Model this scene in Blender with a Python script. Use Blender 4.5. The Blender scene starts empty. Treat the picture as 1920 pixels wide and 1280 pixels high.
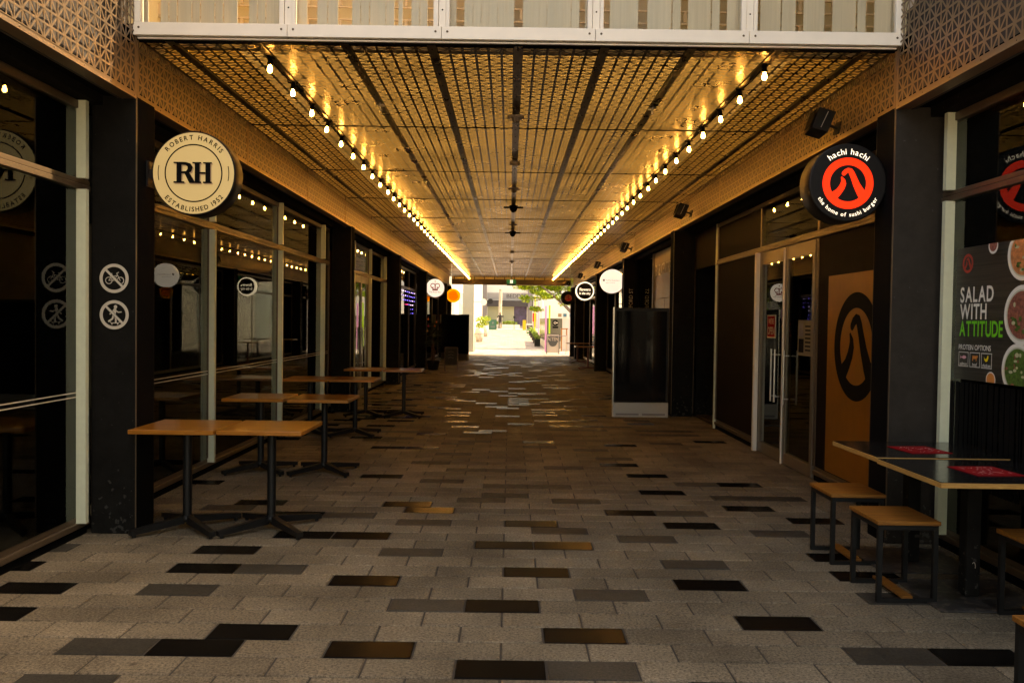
import bpy, math, random
from mathutils import Vector, Matrix
random.seed(7)
R_ = math.radians
S = bpy.context.scene
# ------------------------------------------------------------------ camera
cam = bpy.data.objects.new('camera', bpy.data.cameras.new('camera'))
S.collection.objects.link(cam); S.camera = cam
cam.data.sensor_width = 36; cam.data.lens = 1553/1920*36
cam.data.clip_start = .05; cam.data.clip_end = 2000
_m = Matrix.Rotation(-math.atan(4/1553), 4, 'Z') @ Matrix.Rotation(math.pi/2-math.atan(38/1553), 4, 'X') @ Matrix.Rotation(.0135, 4, 'Z')
cam.matrix_world = Matrix.Translation((0, 0, 1.51)) @ _m
# ------------------------------------------------------------------ world, sun, exposure
SUN_EL, SUN_AZ = R_(56), R_(76)      # azimuth measured from +Y towards +X
W = bpy.data.worlds.new('World'); S.world = W; W.use_nodes = True
nt = W.node_tree
sky = nt.nodes.new('ShaderNodeTexSky'); sky.sky_type = 'NISHITA'; sky.sun_disc = False
sky.sun_elevation = SUN_EL; sky.sun_rotation = SUN_AZ; sky.dust_density = 3.0; sky.air_density = 1.0
nt.links.new(sky.outputs[0], nt.nodes['Background'].inputs[0])
nt.nodes['Background'].inputs[1].default_value = .15
sl = bpy.data.lights.new('sun', 'SUN'); sl.energy = 2.6; sl.angle = R_(.5); sl.color = (1, .93, .82)
so = bpy.data.objects.new('sun', sl); S.collection.objects.link(so)
sd = Vector((math.cos(SUN_EL)*math.sin(SUN_AZ), math.cos(SUN_EL)*math.cos(SUN_AZ), math.sin(SUN_EL)))
so.rotation_euler = sd.to_track_quat('Z', 'Y').to_euler(); so.location = sd*60
S.view_settings.view_transform = 'Standard'; S.view_settings.look = 'None'
S.view_settings.exposure = 2.5; S.view_settings.gamma = 1
S.view_settings.use_white_balance = True
S.view_settings.white_balance_temperature = 11200
S.view_settings.white_balance_tint = 13
S.cycles.max_bounces = 8; S.cycles.diffuse_bounces = 4; S.cycles.glossy_bounces = 4
S.cycles.transparent_max_bounces = 24; S.cycles.sample_clamp_indirect = 6; S.cycles.sample_clamp_direct = 0
S.cycles.caustics_reflective = False
BULB = 32.0

C = S.collection
PL = {}
# ------------------------------------------------------------------ helpers
def tag(o, label=None, cat=None, group=None, kind=None):
    if label: o['label'] = label
    if cat: o['category'] = cat
    if group: o['group'] = group
    if kind: o['kind'] = kind
    return o
def thing(name, loc, label, cat, group=None):
    o = bpy.data.objects.new(name, None); C.objects.link(o); o.location = loc
    o.empty_display_size = .1; PL[o] = Vector(loc)
    return tag(o, label, cat, group)
def dup(root, dloc, label=None, group=None, rotz=None):
    r = root.copy(); C.objects.link(r); r.location = dloc
    PL[r] = Vector(dloc)
    if label: r['label'] = label
    if group: r['group'] = group
    if rotz is not None: r.rotation_euler = (0, 0, rotz)
    for ch in list(root.children):
        c = ch.copy(); C.objects.link(c); c.parent = r
        for g in list(ch.children):
            d = g.copy(); C.objects.link(d); d.parent = c
    return r
class MB:
    def __init__(s): s.v = []; s.f = []; s.m = []; s.sm = []
    def add(s, vs, fs, mi=0, smooth=False):
        b = len(s.v); s.v += [tuple(v) for v in vs]
        for f in fs: s.f.append([b+i for i in f]); s.m.append(mi); s.sm.append(smooth)
    def box(s, x0, x1, y0, y1, z0, z1, mi=0, bev=0):
        if x0 > x1: x0, x1 = x1, x0
        if y0 > y1: y0, y1 = y1, y0
        if z0 > z1: z0, z1 = z1, z0
        if bev:
            b = min(bev, (x1-x0)/2.01, (y1-y0)/2.01, (z1-z0)/2.01)
            ax = ((x0, x1), (y0, y1), (z0, z1)); vs = []; idx = {}
            for i in (0, 1):
                for j in (0, 1):
                    for k in (0, 1):
                        c = (ax[0][i], ax[1][j], ax[2][k]); sg = (1-2*i, 1-2*j, 1-2*k)
                        for a in range(3):
                            p = [c[q]+(0 if q == a else sg[q]*b) for q in range(3)]
                            idx[(i, j, k, a)] = len(vs); vs.append(p)
            fs = []
            for a in range(3):
                o1, o2 = (a+1) % 3, (a+2) % 3
                for sd_ in (0, 1):
                    q = []
                    for (u, w) in ((0, 0), (1, 0), (1, 1), (0, 1)):
                        key = [0, 0, 0]; key[a] = sd_; key[o1] = u; key[o2] = w
                        q.append(idx[tuple(key)+(a,)])
                    fs.append(q if sd_ else q[::-1])
            for a in range(3):      # edges along axis a
                o1, o2 = (a+1) % 3, (a+2) % 3
                for u in (0, 1):
                    for w in (0, 1):
                        k0 = [0, 0, 0]; k0[o1] = u; k0[o2] = w; k1 = list(k0); k1[a] = 1
                        q = [idx[tuple(k0)+(o1,)], idx[tuple(k1)+(o1,)], idx[tuple(k1)+(o2,)], idx[tuple(k0)+(o2,)]]
                        fs.append(q)
            for i in (0, 1):
                for j in (0, 1):
                    for k in (0, 1): fs.append([idx[(i, j, k, 0)], idx[(i, j, k, 1)], idx[(i, j, k, 2)]])
            s.add(vs, fs, mi); return
        vs = [(x, y, z) for x in (x0, x1) for y in (y0, y1) for z in (z0, z1)]
        s.add(vs, [(0, 1, 3, 2), (4, 6, 7, 5), (0, 4, 5, 1), (2, 3, 7, 6), (0, 2, 6, 4), (1, 5, 7, 3)], mi)
    def hexa(s, c, ax, ay, az, mi=0):
        c = Vector(c); vs = [c+ax*i+ay*j+az*k for i in (-1, 1) for j in (-1, 1) for k in (-1, 1)]
        s.add(vs, [(0, 1, 3, 2), (4, 6, 7, 5), (0, 4, 5, 1), (2, 3, 7, 6), (0, 2, 6, 4), (1, 5, 7, 3)], mi)
    def bar(s, a, b, w, h, mi=0, up=(0, 0, 1)):
        a, b = Vector(a), Vector(b); d = (b-a); L = d.length; d.normalize()
        up = Vector(up)
        if abs(d.dot(up)) > .99: up = Vector((0, 1, 0))
        sx = d.cross(up).normalized(); u2 = sx.cross(d)
        s.hexa((a+b)/2, d*L/2, sx*w/2, u2*h/2, mi)
    def tube(s, pts, rad, n=10, mi=0, cap=True, smooth=True):
        pts = [Vector(p) for p in pts]; m = len(pts)
        rs = rad if isinstance(rad, (list, tuple)) else [rad]*m
        vs = []; prev = None
        for i, p in enumerate(pts):
            d = (pts[min(i+1, m-1)]-pts[max(i-1, 0)])
            if d.length < 1e-9: d = Vector((0, 0, 1))
            d.normalize()
            ref = prev if prev is not None else (Vector((0, 0, 1)) if abs(d.z) < .9 else Vector((1, 0, 0)))
            a = (ref-d*ref.dot(d))
            if a.length < 1e-6: a = Vector((0, 1, 0))
            a.normalize(); prev = a; b = d.cross(a)
            for k in range(n):
                t = 2*math.pi*k/n; vs.append(p+(a*math.cos(t)+b*math.sin(t))*rs[i])
        fs = []
        for i in range(m-1):
            for k in range(n): fs.append((i*n+k, i*n+(k+1) % n, (i+1)*n+(k+1) % n, (i+1)*n+k))
        s.add(vs, fs, mi, smooth)
        if cap:
            s.add([vs[k] for k in range(n)], [tuple(range(n))[::-1]], mi)
            s.add([vs[(m-1)*n+k] for k in range(n)], [tuple(range(n))], mi)
    def lathe(s, c, prof, n=20, mi=0, axis='Z', smooth=True):
        c = Vector(c); vs = []
        for (r, h) in prof:
            for k in range(n):
                t = 2*math.pi*k/n; a, b = r*math.cos(t), r*math.sin(t)
                vs.append(c+(Vector((a, b, h)) if axis == 'Z' else Vector((a, h, b)) if axis == 'Y' else Vector((h, a, b))))
        fs = [(i*n+k, i*n+(k+1) % n, (i+1)*n+(k+1) % n, (i+1)*n+k) for i in range(len(prof)-1) for k in range(n)]
        s.add(vs, fs, mi, smooth)
    def build(s, name, mats, parent=None, local=False):
        if not isinstance(mats, (list, tuple)): mats = [mats]
        me = bpy.data.meshes.new(name)
        off = Vector((0, 0, 0))
        if parent is not None and not local: off = PL[parent]
        vs = [(v[0]-off.x, v[1]-off.y, v[2]-off.z) for v in s.v]
        me.from_pydata(vs, [], s.f)
        for m in mats: me.materials.append(m)
        me.polygons.foreach_set('material_index', s.m)
        me.polygons.foreach_set('use_smooth', s.sm)
        me.update()
        o = bpy.data.objects.new(name, me); C.objects.link(o)
        if parent is not None: o.parent = parent
        PL[o] = PL[parent] if parent is not None else Vector((0, 0, 0))
        return o
# 2-D drawing on a plane: frame o + u*x + v*y, every stroke one hair further out
class Ink:
    def __init__(s, o, u, v, n, step=.0003, base=.0008, k=1.0):
        s.o, s.u, s.v, s.n = Vector(o), Vector(u), Vector(v), Vector(n); s.d = base; s.st = step; s.k = k; s.mb = MB(); s.clip = None
    def P(s, x, y):
        if s.clip: x, y = min(max(x, s.clip[0]), s.clip[1]), min(max(y, s.clip[2]), s.clip[3])
        return s.o+s.u*(x*s.k)+s.v*(y*s.k)+s.n*s.d
    def poly(s, pts, mi=0):
        s.mb.add([s.P(*p) for p in pts], [tuple(range(len(pts)))], mi); s.d += s.st
    def rect(s, x0, y0, x1, y1, mi=0): s.poly([(x0, y0), (x1, y0), (x1, y1), (x0, y1)], mi)
    def disc(s, x, y, r, mi=0, n=40, ry=None):
        ry = ry or r; s.poly([(x+r*math.cos(2*math.pi*k/n), y+ry*math.sin(2*math.pi*k/n)) for k in range(n)], mi)
    def arc(s, x, y, r0, r1, a0=0, a1=360, mi=0, n=48):
        vs = []; full = abs(a1-a0) >= 360
        for k in range(n+1):
            t = R_(a0+(a1-a0)*k/n); vs += [s.P(x+r0*math.cos(t), y+r0*math.sin(t)), s.P(x+r1*math.cos(t), y+r1*math.sin(t))]
        s.mb.add(vs, [(2*k, 2*k+1, 2*k+3, 2*k+2) for k in range(n)], mi); s.d += s.st
    def stroke(s, pts, w, mi=0, caps=(True, True)):
        ws = w if isinstance(w, (list, tuple)) else [w]*len(pts); L = []; Rr = []
        P2 = [Vector((p[0], p[1])) for p in pts]; m = len(P2)
        for i in range(m):
            d = P2[min(i+1, m-1)]-P2[max(i-1, 0)]; d.normalize(); nn = Vector((-d.y, d.x))
            L.append(P2[i]+nn*ws[i]/2); Rr.append(P2[i]-nn*ws[i]/2)
        vs = []
        for i in range(m): vs += [s.P(*L[i]), s.P(*Rr[i])]
        s.mb.add(vs, [(2*i, 2*i+1, 2*i+3, 2*i+2) for i in range(m-1)], mi); s.d += s.st
        if caps[0]: s.disc(P2[0].x, P2[0].y, ws[0]/2, mi, 16)
        if caps[1]: s.disc(P2[-1].x, P2[-1].y, ws[-1]/2, mi, 16)
    def text(s, x, y, body, size, mi=0, sx=1.0, align='c', bold=0, rot=0, track=0.0):
        gl = [glyph(c, bold) for c in body]; tr = track
        adv = sum(g[2]+tr for g in gl)-tr; w = adv*size*sx
        x0 = -w/2 if align == 'c' else 0.0; cr, sr = math.cos(rot), math.sin(rot)
        for g in gl:
            if g[0]:
                vs = []
                for p in g[0]:
                    a, b = x0+p[0]*size*sx, p[1]*size; vs.append(s.P(x+a*cr-b*sr, y+a*sr+b*cr))
                s.mb.add(vs, g[1], mi)
            x0 += (g[2]+tr)*size*sx
        s.d += s.st
    def ctext(s, body, R, size, mid, mi=0, top=True, track=.1, bold=0, sx=1.0):
        gl = [glyph(c, bold) for c in body]; tot = sum((g[2]+track)*sx for g in gl)*size
        a = mid+(tot/R/2 if top else -tot/R/2)
        for g in gl:
            w = (g[2]+track)*size*sx; da = w/R/2
            a += -da if top else da
            if g[0]:
                rot = a-math.pi/2 if top else a+math.pi/2
                cx, cy = R*math.cos(a), R*math.sin(a); cr, sr = math.cos(rot), math.sin(rot); vs = []
                for p in g[0]:
                    q, b = (p[0]-g[2]/2)*size*sx, p[1]*size
                    vs.append(s.P(cx+q*cr-b*sr, cy+q*sr+b*cr))
                s.mb.add(vs, g[1], mi)
            a += -da if top else da
        s.d += s.st
    def build(s, name, mats, parent=None): return s.mb.build(name, mats, parent)
_G = {}
def glyph(ch, bold=0):
    k = (ch, bold)
    if k in _G: return _G[k]
    if ch == ' ': _G[k] = ([], [], .32); return _G[k]
    cu = bpy.data.curves.new('glyph', 'FONT'); cu.body = ch; cu.size = 1; cu.resolution_u = 4; cu.offset = bold
    ob = bpy.data.objects.new('glyph', cu)
    me = bpy.data.meshes.new_from_object(ob)
    vs = [tuple(v.co) for v in me.vertices]; fs = [tuple(p.vertices) for p in me.polygons]
    xs = [v[0] for v in vs] or [0]; mn, mx = min(xs), max(xs)
    vs = [(v[0]-mn+.035, v[1]) for v in vs]
    _G[k] = (vs, fs, mx-mn+.07)
    bpy.data.objects.remove(ob); bpy.data.curves.remove(cu); bpy.data.meshes.remove(me)
    return _G[k]
# ------------------------------------------------------------------ materials
def mat(name, col, rough=.5, metal=0.0, noise=0.0, nscale=20.0, bump=0.0, bscale=80.0, spec=None, coat=0.0, stretch=None, rvar=0.0, obj=False):
    m = bpy.data.materials.new(name); m.use_nodes = True; t = m.node_tree; b = t.nodes['Principled BSDF']
    b.inputs['Base Color'].default_value = (*col, 1); b.inputs['Roughness'].default_value = rough
    b.inputs['Metallic'].default_value = metal
    if spec is not None: b.inputs['Specular IOR Level'].default_value = spec
    if coat: b.inputs['Coat Weight'].default_value = coat; b.inputs['Coat Roughness'].default_value = .08
    if noise or bump or rvar:
        g = t.nodes.new('ShaderNodeNewGeometry') if not obj else t.nodes.new('ShaderNodeTexCoord')
        mp = t.nodes.new('ShaderNodeMapping'); t.links.new(g.outputs['Position' if not obj else 'Object'], mp.inputs[0])
        if stretch: mp.inputs['Scale'].default_value = stretch
        if noise or rvar:
            n = t.nodes.new('ShaderNodeTexNoise'); n.inputs['Scale'].default_value = nscale; n.inputs['Detail'].default_value = 6
            n.inputs['Roughness'].default_value = .65
            t.links.new(mp.outputs[0], n.inputs[0])
            if noise:
                mr = t.nodes.new('ShaderNodeMapRange'); mr.inputs[1].default_value = .3; mr.inputs[2].default_value = .7
                mr.inputs[3].default_value = 1-noise; mr.inputs[4].default_value = 1+noise
                t.links.new(n.outputs[0], mr.inputs[0])
                mx = t.nodes.new('ShaderNodeVectorMath'); mx.operation = 'SCALE'; mx.inputs[0].default_value = col
                t.links.new(mr.outputs[0], mx.inputs['Scale']); t.links.new(mx.outputs[0], b.inputs['Base Color'])
            if rvar:
                m2 = t.nodes.new('ShaderNodeMapRange'); m2.inputs[1].default_value = .3; m2.inputs[2].default_value = .7
                m2.inputs[3].default_value = max(.02, rough-rvar); m2.inputs[4].default_value = rough+rvar
                t.links.new(n.outputs[0], m2.inputs[0]); t.links.new(m2.outputs[0], b.inputs['Roughness'])
        if bump:
            n2 = t.nodes.new('ShaderNodeTexNoise'); n2.inputs['Scale'].default_value = bscale; n2.inputs['Detail'].default_value = 4
            t.links.new(mp.outputs[0], n2.inputs[0])
            bp = t.nodes.new('ShaderNodeBump'); bp.inputs['Strength'].default_value = bump; bp.inputs['Distance'].default_value = .004
            t.links.new(n2.outputs[0], bp.inputs['Height']); t.links.new(bp.outputs[0], b.inputs['Normal'])
    return m
def emat(name, col, st, base=(.5, .5, .5), rough=.3):
    m = mat(name, base, rough); b = m.node_tree.nodes['Principled BSDF']
    b.inputs['Emission Color'].default_value = (*col, 1); b.inputs['Emission Strength'].default_value = st
    return m
def gmat(name, tint=(.91, .94, .90), ior=1.45, rough=0.0, ripple=.0):
    m = bpy.data.materials.new(name); m.use_nodes = True; t = m.node_tree; t.nodes.clear()
    o = t.nodes.new('ShaderNodeOutputMaterial'); mx = t.nodes.new('ShaderNodeMixShader'); f = t.nodes.new('ShaderNodeFresnel')
    f.inputs[0].default_value = ior; tr = t.nodes.new('ShaderNodeBsdfTransparent'); tr.inputs[0].default_value = (*tint, 1)
    g = t.nodes.new('ShaderNodeBsdfGlossy'); g.inputs['Roughness'].default_value = rough; g.inputs[0].default_value = (.95, 1, .96, 1)
    t.links.new(f.outputs[0], mx.inputs[0]); t.links.new(tr.outputs[0], mx.inputs[1]); t.links.new(g.outputs[0], mx.inputs[2])
    t.links.new(mx.outputs[0], o.inputs[0])
    if ripple:
        ge = t.nodes.new('ShaderNodeNewGeometry'); n = t.nodes.new('ShaderNodeTexNoise'); n.inputs['Scale'].default_value = 1.2
        n.inputs['Detail'].default_value = 0
        t.links.new(ge.outputs['Position'], n.inputs[0]); bp = t.nodes.new('ShaderNodeBump'); bp.inputs['Strength'].default_value = ripple
        bp.inputs['Distance'].default_value = .01
        t.links.new(n.outputs[0], bp.inputs['Height']); t.links.new(bp.outputs[0], g.inputs['Normal'])
    return m
def woodmat(name, c1, c2, rough=.3, coat=.3, axis=(6, 60, 60)):
    m = mat(name, c1, rough, coat=coat); t = m.node_tree; b = t.nodes['Principled BSDF']
    tc = t.nodes.new('ShaderNodeTexCoord'); mp = t.nodes.new('ShaderNodeMapping'); mp.inputs['Scale'].default_value = axis
    t.links.new(tc.outputs['Object'], mp.inputs[0]); n = t.nodes.new('ShaderNodeTexNoise'); n.inputs['Scale'].default_value = 1
    n.inputs['Detail'].default_value = 8; n.inputs['Distortion'].default_value = .8; t.links.new(mp.outputs[0], n.inputs[0])
    r = t.nodes.new('ShaderNodeValToRGB'); r.color_ramp.elements[0].position = .35; r.color_ramp.elements[1].position = .68
    r.color_ramp.elements[0].color = (*c2, 1); r.color_ramp.elements[1].color = (*c1, 1)
    t.links.new(n.outputs[0], r.inputs[0]); t.links.new(r.outputs[0], b.inputs['Base Color'])
    return m
def pavemat(name, c, rough, speck, bump, rvar=.08, spec=.5):
    """granite-like concrete paver: fine speckle, soft stain, per-piece tone"""
    m = bpy.data.materials.new(name); m.use_nodes = True; t = m.node_tree; b = t.nodes['Principled BSDF']
    g = t.nodes.new('ShaderNodeNewGeometry')
    n = t.nodes.new('ShaderNodeTexNoise'); n.inputs['Scale'].default_value = 75; n.inputs['Detail'].default_value = 4; n.inputs['Roughness'].default_value = .8
    n2 = t.nodes.new('ShaderNodeTexNoise'); n2.inputs['Scale'].default_value = 1.6; n2.inputs['Detail'].default_value = 6
    n3 = t.nodes.new('ShaderNodeTexNoise'); n3.inputs['Scale'].default_value = 14; n3.inputs['Detail'].default_value = 5
    for q in (n, n2, n3): t.links.new(g.outputs['Position'], q.inputs[0])
    at = t.nodes.new('ShaderNodeAttribute'); at.attribute_name = 'tone'
    def mr(src, a, bb, lo=.3, hi=.7):
        q = t.nodes.new('ShaderNodeMapRange'); q.inputs[1].default_value = lo; q.inputs[2].default_value = hi
        q.inputs[3].default_value = a; q.inputs[4].default_value = bb; t.links.new(src, q.inputs[0]); return q.outputs[0]
    def mul(a, bb):
        q = t.nodes.new('ShaderNodeMath'); q.operation = 'MULTIPLY'; t.links.new(a, q.inputs[0]); t.links.new(bb, q.inputs[1]); return q.outputs[0]
    k = mul(mul(mr(n.outputs[0], 1-speck, 1+speck, .32, .68), mr(n2.outputs[0], .62, 1.2)), mul(mr(n3.outputs[0], .88, 1.1), mr(at.outputs['Fac'], .80, 1.2, 0, 1)))
    vo = t.nodes.new('ShaderNodeTexVoronoi'); vo.inputs['Scale'].default_value = 2.1; t.links.new(g.outputs['Position'], vo.inputs[0])
    k = mul(k, mr(vo.outputs['Distance'], .55, 1.0, .025, .045))       # trodden gum spots
    sc = t.nodes.new('ShaderNodeVectorMath'); sc.operation = 'SCALE'; sc.inputs[0].default_value = c
    t.links.new(k, sc.inputs['Scale']); t.links.new(sc.outputs[0], b.inputs['Base Color'])
    t.links.new(mr(n3.outputs[0], rough-rvar, rough+rvar), b.inputs['Roughness'])
    b.inputs['Specular IOR Level'].default_value = spec
    bp = t.nodes.new('ShaderNodeBump'); bp.inputs['Strength'].default_value = bump; bp.inputs['Distance'].default_value = .003
    t.links.new(n.outputs[0], bp.inputs['Height']); t.links.new(bp.outputs[0], b.inputs['Normal'])
    return m
M = {}
M['pave'] = pavemat('light_paver', (.172, .137, .093), .80, .75, 1.0, spec=.15)
M['pave_mid'] = pavemat('mid_paver', (.044, .038, .029), .6, .5, .3, spec=.15)
M['pave_dark'] = pavemat('dark_paver', (.0065, .0055, .0045), .25, .25, .0, rvar=.02, spec=.016)
M['grout'] = mat('grout', (.03, .024, .018), .9, noise=.3)
M['blackwall'] = mat('painted_column', (.0105, .0095, .0082), .8, noise=.25, nscale=9, bump=.25, bscale=160, spec=.06)
M['greywall'] = mat('dark_plaster', (.036, .030, .025), .7, spec=.12, noise=.2, nscale=7, bump=.5, bscale=120)
M['black'] = mat('black_steel', (.006, .006, .006), .5, noise=.2, rvar=.1, spec=.3)
M['matte'] = mat('matte_black', (.004, .004, .004), .9, spec=.05)
M['bronze'] = mat('bronze_sheet', (.22, .15, .095), .42, metal=.55, noise=.1, nscale=4, rvar=.06)
M['bronze_dark'] = mat('bronze_ceiling', (.028, .018, .010), .30, metal=.4, noise=.12, nscale=3, rvar=.06)
M['backing'] = mat('backing_board', (.05, .043, .04), .7, noise=.15)
M['soffit'] = mat('slab_soffit', (.85, .72, .48), .6, noise=.12, nscale=2)
M['frame'] = mat('brown_frame', (.13, .088, .055), .42, metal=.4, noise=.08)
M['alu'] = mat('pale_frame', (.74, .76, .56), .45, metal=.1, noise=.05)
M['alum'] = mat('aluminium', (.62, .60, .56), .32, metal=.8)
M['glass'] = gmat('shop_glass')
M['glass2'] = gmat('clear_glass', (.96, .97, .95), 1.18)
M['white'] = mat('white_coating', (.88, .80, .70), .45, noise=.05, nscale=3)
M['wood'] = woodmat('oak_top', (.46, .165, .022), (.27, .082, .010), .28, .35, (5, 45, 45))
M['wood2'] = woodmat('stool_oak', (.34, .125, .018), (.18, .06, .008), .5, .05, (6, 60, 60))
M['edge'] = woodmat('ply_edge', (.60, .33, .10), (.42, .2, .055), .5, 0, (20, 20, 200))
M['panel'] = mat('brown_film', (.010, .006, .0045), .7, noise=.15, spec=.06)
M['orange'] = mat('amber_board', (.27, .095, .008), .45, noise=.12, nscale=6)
M['ink'] = mat('black_vinyl', (.005, .005, .005), .7, spec=.05)
M['cream'] = emat('cream_face', (.86, .62, .28), .06, (.50, .41, .22), .35)
M['creamlit'] = emat('shadow_ink', (.5, .33, .2), .03, (.32, .22, .15), .4)
M['redlit'] = emat('red_lit', (1, .035, .015), .27, (.5, .01, .006), .35)
M['whitelit'] = emat('white_lit', (1, .97, .92), .28, (.8, .8, .8), .35)
M['signblack'] = mat('sign_black', (.006, .005, .005), .5, spec=.25)
M['bluewhite'] = emat('cool_lit', (.86, .88, 1), .18, (.8, .8, .85), .3)
M['orangelit'] = emat('orange_lit', (1, .16, .005), .2, (.8, .2, .01), .3)
M['yellowlit'] = emat('amber_lit', (1, .34, .01), .24, (.8, .3, .01), .3)
M['maroon'] = emat('maroon_ink', (.5, .02, .03), .045, (.2, .004, .006), .6)
M['greyink'] = mat('grey_ink', (.2, .17, .18), .5)
M['decal'] = mat('white_decal', (.60, .52, .42), .5, noise=.05)
M['bulb'] = emat('bulb_glow', (1, .50, .13), BULB, (1, .6, .3), .2)
M['red'] = mat('red_mat', (.24, .006, .009), .8, spec=.05)
M['redprint'] = mat('print_pink', (.7, .45, .42), .7)
M['interior'] = mat('interior_wall', (.22, .19, .13), .8, noise=.15, nscale=2)
M['intfloor'] = mat('interior_floor', (.05, .035, .022), .35, noise=.3, nscale=4)
M['intdark'] = mat('interior_ceiling', (.03, .028, .025), .8)
M['ply'] = woodmat('pine_lining', (.36, .2, .09), (.26, .13, .05), .5, 0, (3, 3, 20))
def scuffs(m, hi=(.09, .08, .07)):
    # dusty kicks and chips on the lowest half metre, scattered rubs above
    t = m.node_tree; b = t.nodes['Principled BSDF']; src = b.inputs['Base Color'].links[0].from_socket
    g = t.nodes.new('ShaderNodeNewGeometry'); sp = t.nodes.new('ShaderNodeSeparateXYZ'); t.links.new(g.outputs['Position'], sp.inputs[0])
    n = t.nodes.new('ShaderNodeTexNoise'); n.inputs['Scale'].default_value = 26; n.inputs['Detail'].default_value = 6; t.links.new(g.outputs['Position'], n.inputs[0])
    z = t.nodes.new('ShaderNodeMapRange'); z.inputs[1].default_value = .05; z.inputs[2].default_value = .6; z.inputs[3].default_value = .58; z.inputs[4].default_value = .72; t.links.new(sp.outputs[2], z.inputs[0])
    c = t.nodes.new('ShaderNodeMath'); c.operation = 'GREATER_THAN'; t.links.new(n.outputs[0], c.inputs[0]); t.links.new(z.outputs[0], c.inputs[1])
    x = t.nodes.new('ShaderNodeMix'); x.data_type = 'RGBA'; t.links.new(c.outputs[0], x.inputs['Factor']); t.links.new(src, x.inputs[6]); x.inputs[7].default_value = (*hi, 1)
    t.links.new(x.outputs[2], b.inputs['Base Color'])
scuffs(M['blackwall'], (.04, .037, .033)); scuffs(M['greywall'], (.07, .065, .06))
# ------------------------------------------------------------------ key dimensions
GL, GR = -2.93, 2.99           # glass planes
FL, FR = -2.58, 2.63           # column and fascia planes
ZC, ZF = 3.41, 3.0             # ceiling, underside of fascia
Y0, Y1 = 5.73, 36.4            # roofed part

# ------------------------------------------------------------------ the ground
def struct(mb, name, mats):
    o = mb.build(name, mats); return tag(o, kind='structure')
def zfar(y): return 0 if y < 46 else min(.72, (y-46)/44*.72)
mb = MB()
ys = [-60, 46, 57, 68, 79, 90, 160, 400]
xs = [-200, -30, -8, 8, 30, 200]
vv = [(x, y, zfar(y)-.06) for y in ys for x in xs]
ff = [(j*6+i, j*6+i+1, (j+1)*6+i+1, (j+1)*6+i) for j in range(7) for i in range(5)]
mb.add(vv, ff); struct(mb, 'ground', mat('ground_concrete', (.50, .46, .40), .8, noise=.2, nscale=1.5))
# pavers, 400 x 200 mm, half bond; the dark ones of the foreground where they lie
DARK = {(128,1028):1,(65,1063):2,(7,1100):2,(435,1031):2,(398,1066):2,(517,1068):1,(343,1108):1,(33,1157):2,(483,1188):2,(207,1218):1,(370,1220):2,(580,1003):2,(693,1003):2,(20,1277):2,(500,941):2,(437,952):1,(567,964):2,(397,903):2,(832,903):1,(950,913):1,(1033,914):1,(952,930):1,(907,938):1,(770,944):2,(810,957):2,(677,964):1,(1083,941):1,(1183,963):2,(1253,964):1,(802,979):1,(1000,983):2,(1053,997):1,(1215,1013):1,(1270,988):2,(950,1024):2,(1060,1026):2,(777,1036):1,(1010,1077):2,(1267,1062):1,(700,1090):2,(1150,1119):1,(807,1137):1,(947,1140):2,(1102,1198):2,(713,1222):2,(943,1262):2,(1117,1263):1,(1240,925):2,(1310,909):1,(1380,910):2,(1377,936):1,(1463,936):1,(1403,955):2,(1300,963):1,(1527,979):2,(1467,1003):1,(1323,1062):1,(1570,1048):2,(1330,1100):2,(1623,1083):2,(1627,1123):1,(1463,1173):2,(1680,1237):1,(1830,1240):2,(767,838):2,(723,838):2,(717,824):2,(853,851):1,(812,868):1,(720,892):2,(880,880):1,(953,882):1,(1058,878):1,(1152,861):1,(1160,873):2,(1213,893):2,(1013,838):1,(1107,844):1,(1162,836):2,(862,831):1}
PY0, PX0 = 3.664, -.022
def cell(x, y):
    r = math.floor((y-PY0)/.2); off = PX0+(.2 if r % 2 else 0)
    return (math.floor((x-off)/.4), r)
cells = {}
mw = cam.matrix_world.to_3x3()
for (px, py), kd in DARK.items():       # survey marks of the laid pattern, converted to paver row and column
    d = mw @ Vector(((px-960)/1553, -(py-640)/1553, -1)); tt = -1.51/d.z
    cells[cell(d.x*tt, d.y*tt)] = kd
YK = 10.2
def pavers(y0, y1, x0, x1, mats, seam=.0035):
    mb = MB(); tone = []
    r0, r1 = math.floor((y0-PY0)/.2), math.floor((y1-PY0)/.2)
    for r in range(r0, r1):
        off = PX0+(.2 if r % 2 else 0)
        i0, i1 = math.floor((x0-off)/.4), math.floor((x1-off)/.4)+1
        for i in range(i0, i1):
            ya, yb = PY0+r*.2+seam, PY0+(r+1)*.2-seam; xa, xb = off+i*.4+seam, off+(i+1)*.4-seam
            xa, xb = max(xa, x0), min(xb, x1)
            if xb-xa < .02: continue
            if PY0+r*.2 < YK and PY0+r*.2 > 3.4: kd = cells.get((i, r), 0)
            else:
                q = random.random(); kd = 2 if q < .135 else 1 if q < .22 else 0
            h = random.uniform(-.0007, .0007); tx, ty = random.gauss(0, .0016), random.gauss(0, .0022)
            b = .005; cx, cy = (xa+xb)/2, (ya+yb)/2
            Z = lambda x, y: h+(x-cx)*tx+(y-cy)*ty
            top = [(xa+b, ya+b), (xb-b, ya+b), (xb-b, yb-b), (xa+b, yb-b)]; bot = [(xa, ya), (xb, ya), (xb, yb), (xa, yb)]
            vs = [(x, y, Z(x, y)) for x, y in top]+[(x, y, -.006) for x, y in bot]
            zt = zfar(cy)
            if zt: vs = [(x, y, z+zt) for x, y, z in vs]
            mb.add(vs, [(0, 1, 2, 3), (4, 5, 1, 0), (5, 6, 2, 1), (6, 7, 3, 2), (7, 4, 0, 3)], kd)
            tone += [random.random()]*5
    return mb, tone
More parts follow.
